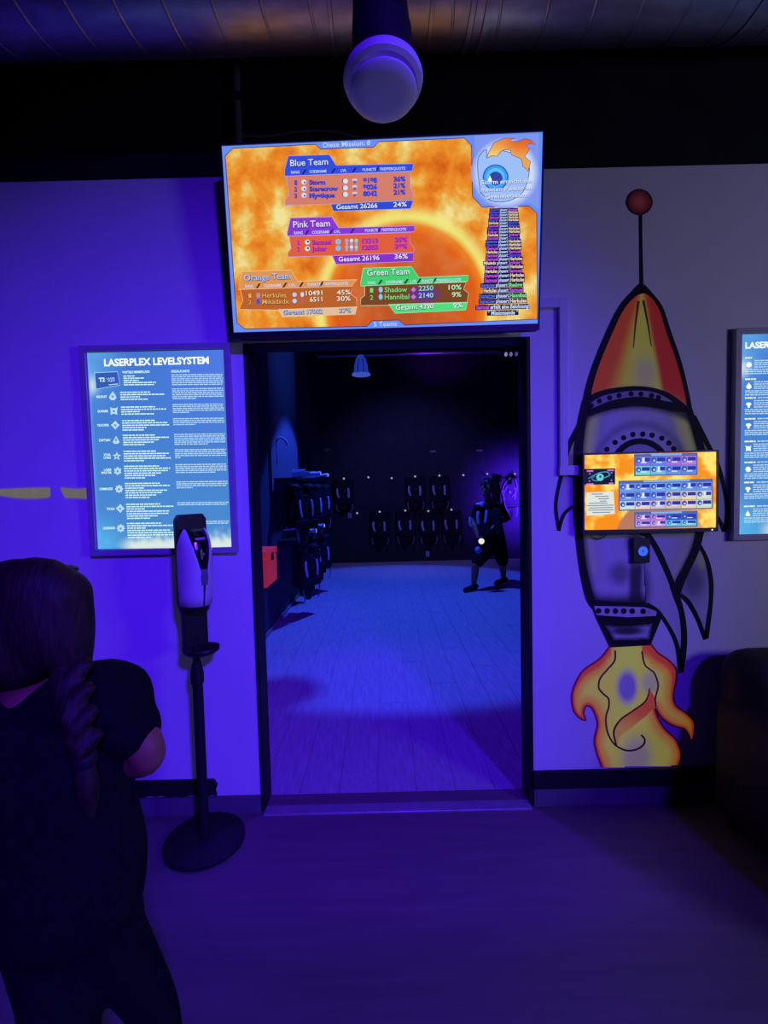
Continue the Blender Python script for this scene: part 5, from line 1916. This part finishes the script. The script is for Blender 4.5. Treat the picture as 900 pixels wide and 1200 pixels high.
vv, ff = ellipsoid_data(g(78, 668, -0.02), (0.016, 0.02, 0.008), 12, 8)
mesh_obj('hair_clip', vv, ff, black_plastic, hair, True)

# shirt with loose cap sleeves
sp = [chain([T5(g(40, 872, -0.004), 0.122, 0.088), T5(g(44, 890), 0.146, 0.098), T5(g(50, 920), 0.146, 0.096), T5(g(58, 960), 0.144, 0.096), T5(g(66, 1000), 0.147, 0.102), T5(g(70, 1036), 0.142, 0.103)], 28),
      chain([T5(g(66, 826, -0.004), 0.052, 0.068), T5(g(108, 817, -0.004), 0.058, 0.072), T5(g(132, 820), 0.060, 0.074), T5(g(146, 842), 0.048, 0.062), T5(g(154, 852), 0.043, 0.056)], 18),
      chain([T5(g(14, 830, -0.004), 0.060, 0.068), T5(g(-28, 816, -0.004), 0.062, 0.066), T5(g(-50, 822), 0.056, 0.068), T5(g(-66, 848), 0.050, 0.060)], 18)]
shirt = fuse('shirt', sp, tee_black, girl, 0.009, 4)
tp = [chain([T5(g(70, 990), 0.130, 0.090), T5(g(76, 1030), 0.130, 0.098), T5(g(80, 1042), 0.122, 0.098)], 24), chain([T5(hipL, 0.075, 0.075), T5((hipL + hipR) / 2, 0.072, 0.08), T5(hipR, 0.075, 0.075)], 18)]
for h_, k_, a_, tk_ in ((hipR, knR, anR, 0.047), (hipL, knL, anL, 0.056)):
    tp.append(chain([T5(h_ + Vector((0, 0, 0.03)), 0.070, 0.086), T5(h_ * 0.75 + k_ * 0.25, tk_ + 0.004, 0.068), T5(h_ * 0.6 + k_ * 0.4, tk_, 0.064), T5(k_, 0.046, 0.052), T5(k_ * 0.65 + a_ * 0.35 + Vector((0, -0.015, 0)), 0.052, 0.056), T5(a_ + Vector((0, 0, 0.03)), 0.037, 0.040)], 18))
fuse('leggings', tp, trouser_black, girl, 0.009, 3)
for a_ in (anR, anL):
    q = [chain([T5(a_ + Vector((0, -0.028, -0.028)), 0.040, 0.040), T5(a_ + Vector((0, 0.06, -0.038)), 0.043, 0.030), T5(a_ + Vector((0, 0.14, -0.046)), 0.036, 0.022)], 14)]
    sh_o = fuse('shoe', q, black_matte, girl, 0.008, 2)
    lo = min(v.co.z for v in sh_o.data.vertices)
    for v in sh_o.data.vertices:
        v.co.z = max(v.co.z, 0.004)

# ---------------------------------------------------------------- boy running in the vest room
BY = 4.72
bx = W(573, 650, BY).x
boy = thing('person', 'child in a dark laser vest and shorts running through the blue lit room', 'person', (bx, BY, 0))


def b(x, y, dy=0.0):
    p = W(x, y, BY + dy)
    return Vector((p.x - bx, dy, p.z))


h0 = b(570.5, 572, -0.08)
# face looks to the left and towards the doorway
fd_ = Vector((-0.55, -0.83, -0.12)).normalized()
fs_ = Vector((0.83, -0.55, 0)).normalized()
bpz = [ellipsoid_data(h0 + Vector((0, 0, 0.005)), (0.083, 0.088, 0.118), 20, 14), ellipsoid_data(h0 + fd_ * 0.030 - Vector((0, 0, 0.065)), (0.055, 0.055, 0.055), 14, 10),
       tube_data([T5(h0 + fd_ * 0.085 + Vector((0, 0, 0.01)), 0.011), T5(h0 + fd_ * 0.105 - Vector((0, 0, 0.022)), 0.015), T5(h0 + fd_ * 0.095 - Vector((0, 0, 0.03)), 0.014)], 8)]
for s in (-1, 1):
    bpz.append(ellipsoid_data(h0 + fs_ * s * 0.084 - Vector((0, 0, 0.01)), (0.016, 0.022, 0.032), 10, 8))
bpz.append(chain([T5(b(571, 582, -0.06), 0.048), T5(b(573, 593, -0.03), 0.054)]))
bpz.append(chain([T5(b(573, 593, -0.03), 0.07, 0.06), T5(b(573, 600, -0.02), 0.15, 0.09), T5(b(575, 612), 0.145, 0.10), T5(b(578, 625, 0.02), 0.13, 0.095), T5(b(580, 636, 0.03), 0.14, 0.10)], 18))
sR, sL = b(586.5, 596, 0.03), b(559, 598, -0.06)
eR, hR = b(595, 607.5, 0.10), b(581, 614, -0.12)
eL, hL = b(554, 611, -0.10), b(560, 628, -0.26)
for shd, el, wr in ((sR, eR, hR), (sL, eL, hL)):
    bpz.append(chain([T5(shd, 0.052), T5((shd + el) / 2, 0.043), T5(el, 0.036), T5(el * 0.6 + wr * 0.4, 0.037), T5(wr, 0.026)], 12))
    bpz += hand(wr, wr - el, (0, -0.4, -1), side=1 if shd is sR else -1)
fL, fR = G(555, 692) - Vector((bx, BY, 0)), G(590, 685) - Vector((bx, BY, 0))
hpL, hpR = b(574, 640, 0.0), b(585, 640, 0.06)
fL.z, fR.z = 0.085, 0.10
knL2 = (hpL * 0.5 + fL * 0.5) + Vector((-0.10, -0.10, 0.04))
knR2 = (hpR * 0.5 + fR * 0.5) + Vector((-0.02, -0.16, 0.02))
for h_, k_, a_ in ((hpL, knL2, fL), (hpR, knR2, fR)):
    bpz.append(chain([T5(h_, 0.085), T5((h_ + k_) / 2, 0.072), T5(k_, 0.056), T5(k_ * 0.6 + a_ * 0.4, 0.054), T5(a_, 0.034)], 14))
    bpz.append(chain([T5(a_ + Vector((0.02, 0.02, -0.03)), 0.034), T5(a_ + Vector((-0.07, -0.06, -0.05)), 0.036, 0.026), T5(a_ + Vector((-0.12, -0.10, -0.055)), 0.03, 0.02)], 12))
fuse('body', bpz, skin, boy, 0.008, 3)
for s in (-1, 1):
    vv, ff = ellipsoid_data(h0 + fd_ * 0.080 + fs_ * s * 0.032 + Vector((0, 0, 0.008)), (0.011, 0.011, 0.008), 10, 8)
    mesh_obj('eye', vv, ff, pm('eye_dark', (0.05, 0.035, 0.03), 0.2), boy, True)
vv, ff = ellipsoid_data(h0 + fd_ * 0.084 - Vector((0, 0, 0.066)), (0.020, 0.012, 0.006), 10, 8)
mesh_obj('mouth', vv, ff, pm('lip', (0.40, 0.16, 0.14), 0.5), boy, True)
hp = [ellipsoid_data(h0 - fd_ * 0.022 + Vector((0, 0, 0.040)), (0.098, 0.100, 0.105), 20, 14)]
random.seed(3)
for i in range(26):
    a = random.uniform(0, 6.28)
    e = random.uniform(0.15, 1.3)
    dd = Vector((math.cos(a) * math.cos(e), math.sin(a) * math.cos(e), math.sin(e)))
    p = h0 - fd_ * 0.022 + Vector((0, 0, 0.04)) + dd * 0.088
    hp.append(tube_data([T5(p, 0.022), T5(p + dd * 0.02 + fd_ * 0.012, 0.014), T5(p + dd * 0.03 + fd_ * 0.03 - Vector((0, 0, 0.008)), 0.006)], 8))
fuse('hair', hp, hair_dark, boy, 0.009, 1)
q = [chain([T5(b(573, 595, -0.03), 0.09, 0.08), T5(b(573, 601, -0.02), 0.175, 0.11), T5(b(575, 612), 0.165, 0.12), T5(b(579, 628, 0.02), 0.155, 0.115), T5(b(580, 634, 0.03), 0.155, 0.115)], 20),
     chain([T5(sR - Vector((0.05, 0, 0)), 0.07), T5(sR, 0.068), T5((sR * 0.45 + eR * 0.55), 0.056)], 14), chain([T5(sL + Vector((0.05, 0, 0)), 0.07), T5(sL, 0.068), T5((sL * 0.45 + eL * 0.55), 0.056)], 14)]
fuse('shirt', q, tee_black, boy, 0.012, 3)
q = [chain([T5(b(579, 630, 0.02), 0.15, 0.115), T5(b(581, 640, 0.04), 0.165, 0.125)], 18)]
for h_, k_ in ((hpL, knL2), (hpR, knR2)):
    q.append(chain([T5(h_, 0.11), T5((h_ + k_) / 2, 0.10), T5(h_ * 0.12 + k_ * 0.88, 0.088)], 16))
fuse('shorts', q, trouser_black, boy, 0.012, 3)
for a_ in (fL, fR):
    q = [chain([T5(a_ + Vector((0.03, 0.03, -0.03)), 0.048, 0.048), T5(a_ + Vector((-0.06, -0.05, -0.045)), 0.05, 0.038), T5(a_ + Vector((-0.14, -0.11, -0.055)), 0.042, 0.028)], 14)]
    so = fuse('shoe', q, black_matte, boy, 0.01, 2)
    for v in so.data.vertices:
        v.co.z = max(v.co.z, 0.003)
# laser vest worn over the shirt
vc = b(573, 607, -0.135)
ra = math.radians(-24)
mtv = Matrix.Translation(vc) @ Matrix.Rotation(ra, 4, 'Z')
vp_ = [(-0.06, 0.15), (-0.15, 0.13), (-0.18, 0.08), (-0.15, 0.0), (-0.17, -0.12), (-0.15, -0.24), (0.15, -0.24), (0.17, -0.12), (0.15, 0.0), (0.18, 0.08), (0.15, 0.13), (0.06, 0.15), (0.04, 0.07), (-0.04, 0.07)]
fp_ = prism('vest_front', vp_, -0.03, 0.025, vest_black, boy, 0.012, mtv)
mtb = Matrix.Translation(b(575, 607, 0.145)) @ Matrix.Rotation(ra, 4, 'Z')
prism('vest_back', vp_, -0.03, 0.03, vest_black, boy, 0.012, mtb)
for s, c in ((1, b(585, 592, -0.02)), (-1, b(561, 593.5, -0.09))):
    vv, ff = ellipsoid_data(c, (0.075, 0.085, 0.05), 14, 8)
    mesh_obj('vest_shoulder_pod', vv, ff, vest_black, boy, True)
    vv, ff = ellipsoid_data(c + Vector((0, -0.03, 0.035)), (0.05, 0.05, 0.022), 12, 6)
    mesh_obj('vest_shoulder_lamp', vv, ff, strap_pale, boy, True)
for pts in (((570.5, 599), (570, 605), (569, 612)), ((560.5, 600), (560, 606), (561, 613)), ((551.5, 607), (551, 611), (551.5, 616))):
    qq = [b(x, y, -0.215) for x, y in pts]
    tube('vest_strap', [(p.x, p.y, p.z, 0.022, 0.007) for p in qq], strap_pale, boy, 8, 2)
vv, ff = ellipsoid_data(b(565, 591, -0.2), (0.03, 0.02, 0.04), 12, 8)
mesh_obj('vest_chest_lamp', vv, ff, strap_pale, boy, True)
# phaser in his hand, its lamp lit
pp = b(561, 634, -0.30)
bph = thing('phaser', 'dark phaser with a bright white lamp held by the running child', 'phaser', pp + Vector((bx, BY, 0)))
prism('body', [(-0.05, 0.05), (0.09, 0.06), (0.10, 0.0), (0.03, -0.02), (0.02, -0.10), (-0.03, -0.10), (-0.02, -0.02), (-0.06, -0.01)], -0.03, 0.03, black_plastic, bph, 0.006)
lathe('lamp', [(0.040, 0.0), (0.040, -0.02), (0.03, -0.03), (0.002, -0.034)], em((236, 236, 214), 1.0), bph, 'Y', (0.03, -0.025, 0.0), 16)
vv, ff = ellipsoid_data((-0.01, -0.02, -0.12), (0.05, 0.04, 0.05), 12, 8)
mesh_obj('muzzle', vv, ff, pm('blue_grey_lens', (0.25, 0.32, 0.5), 0.3), bph, True)
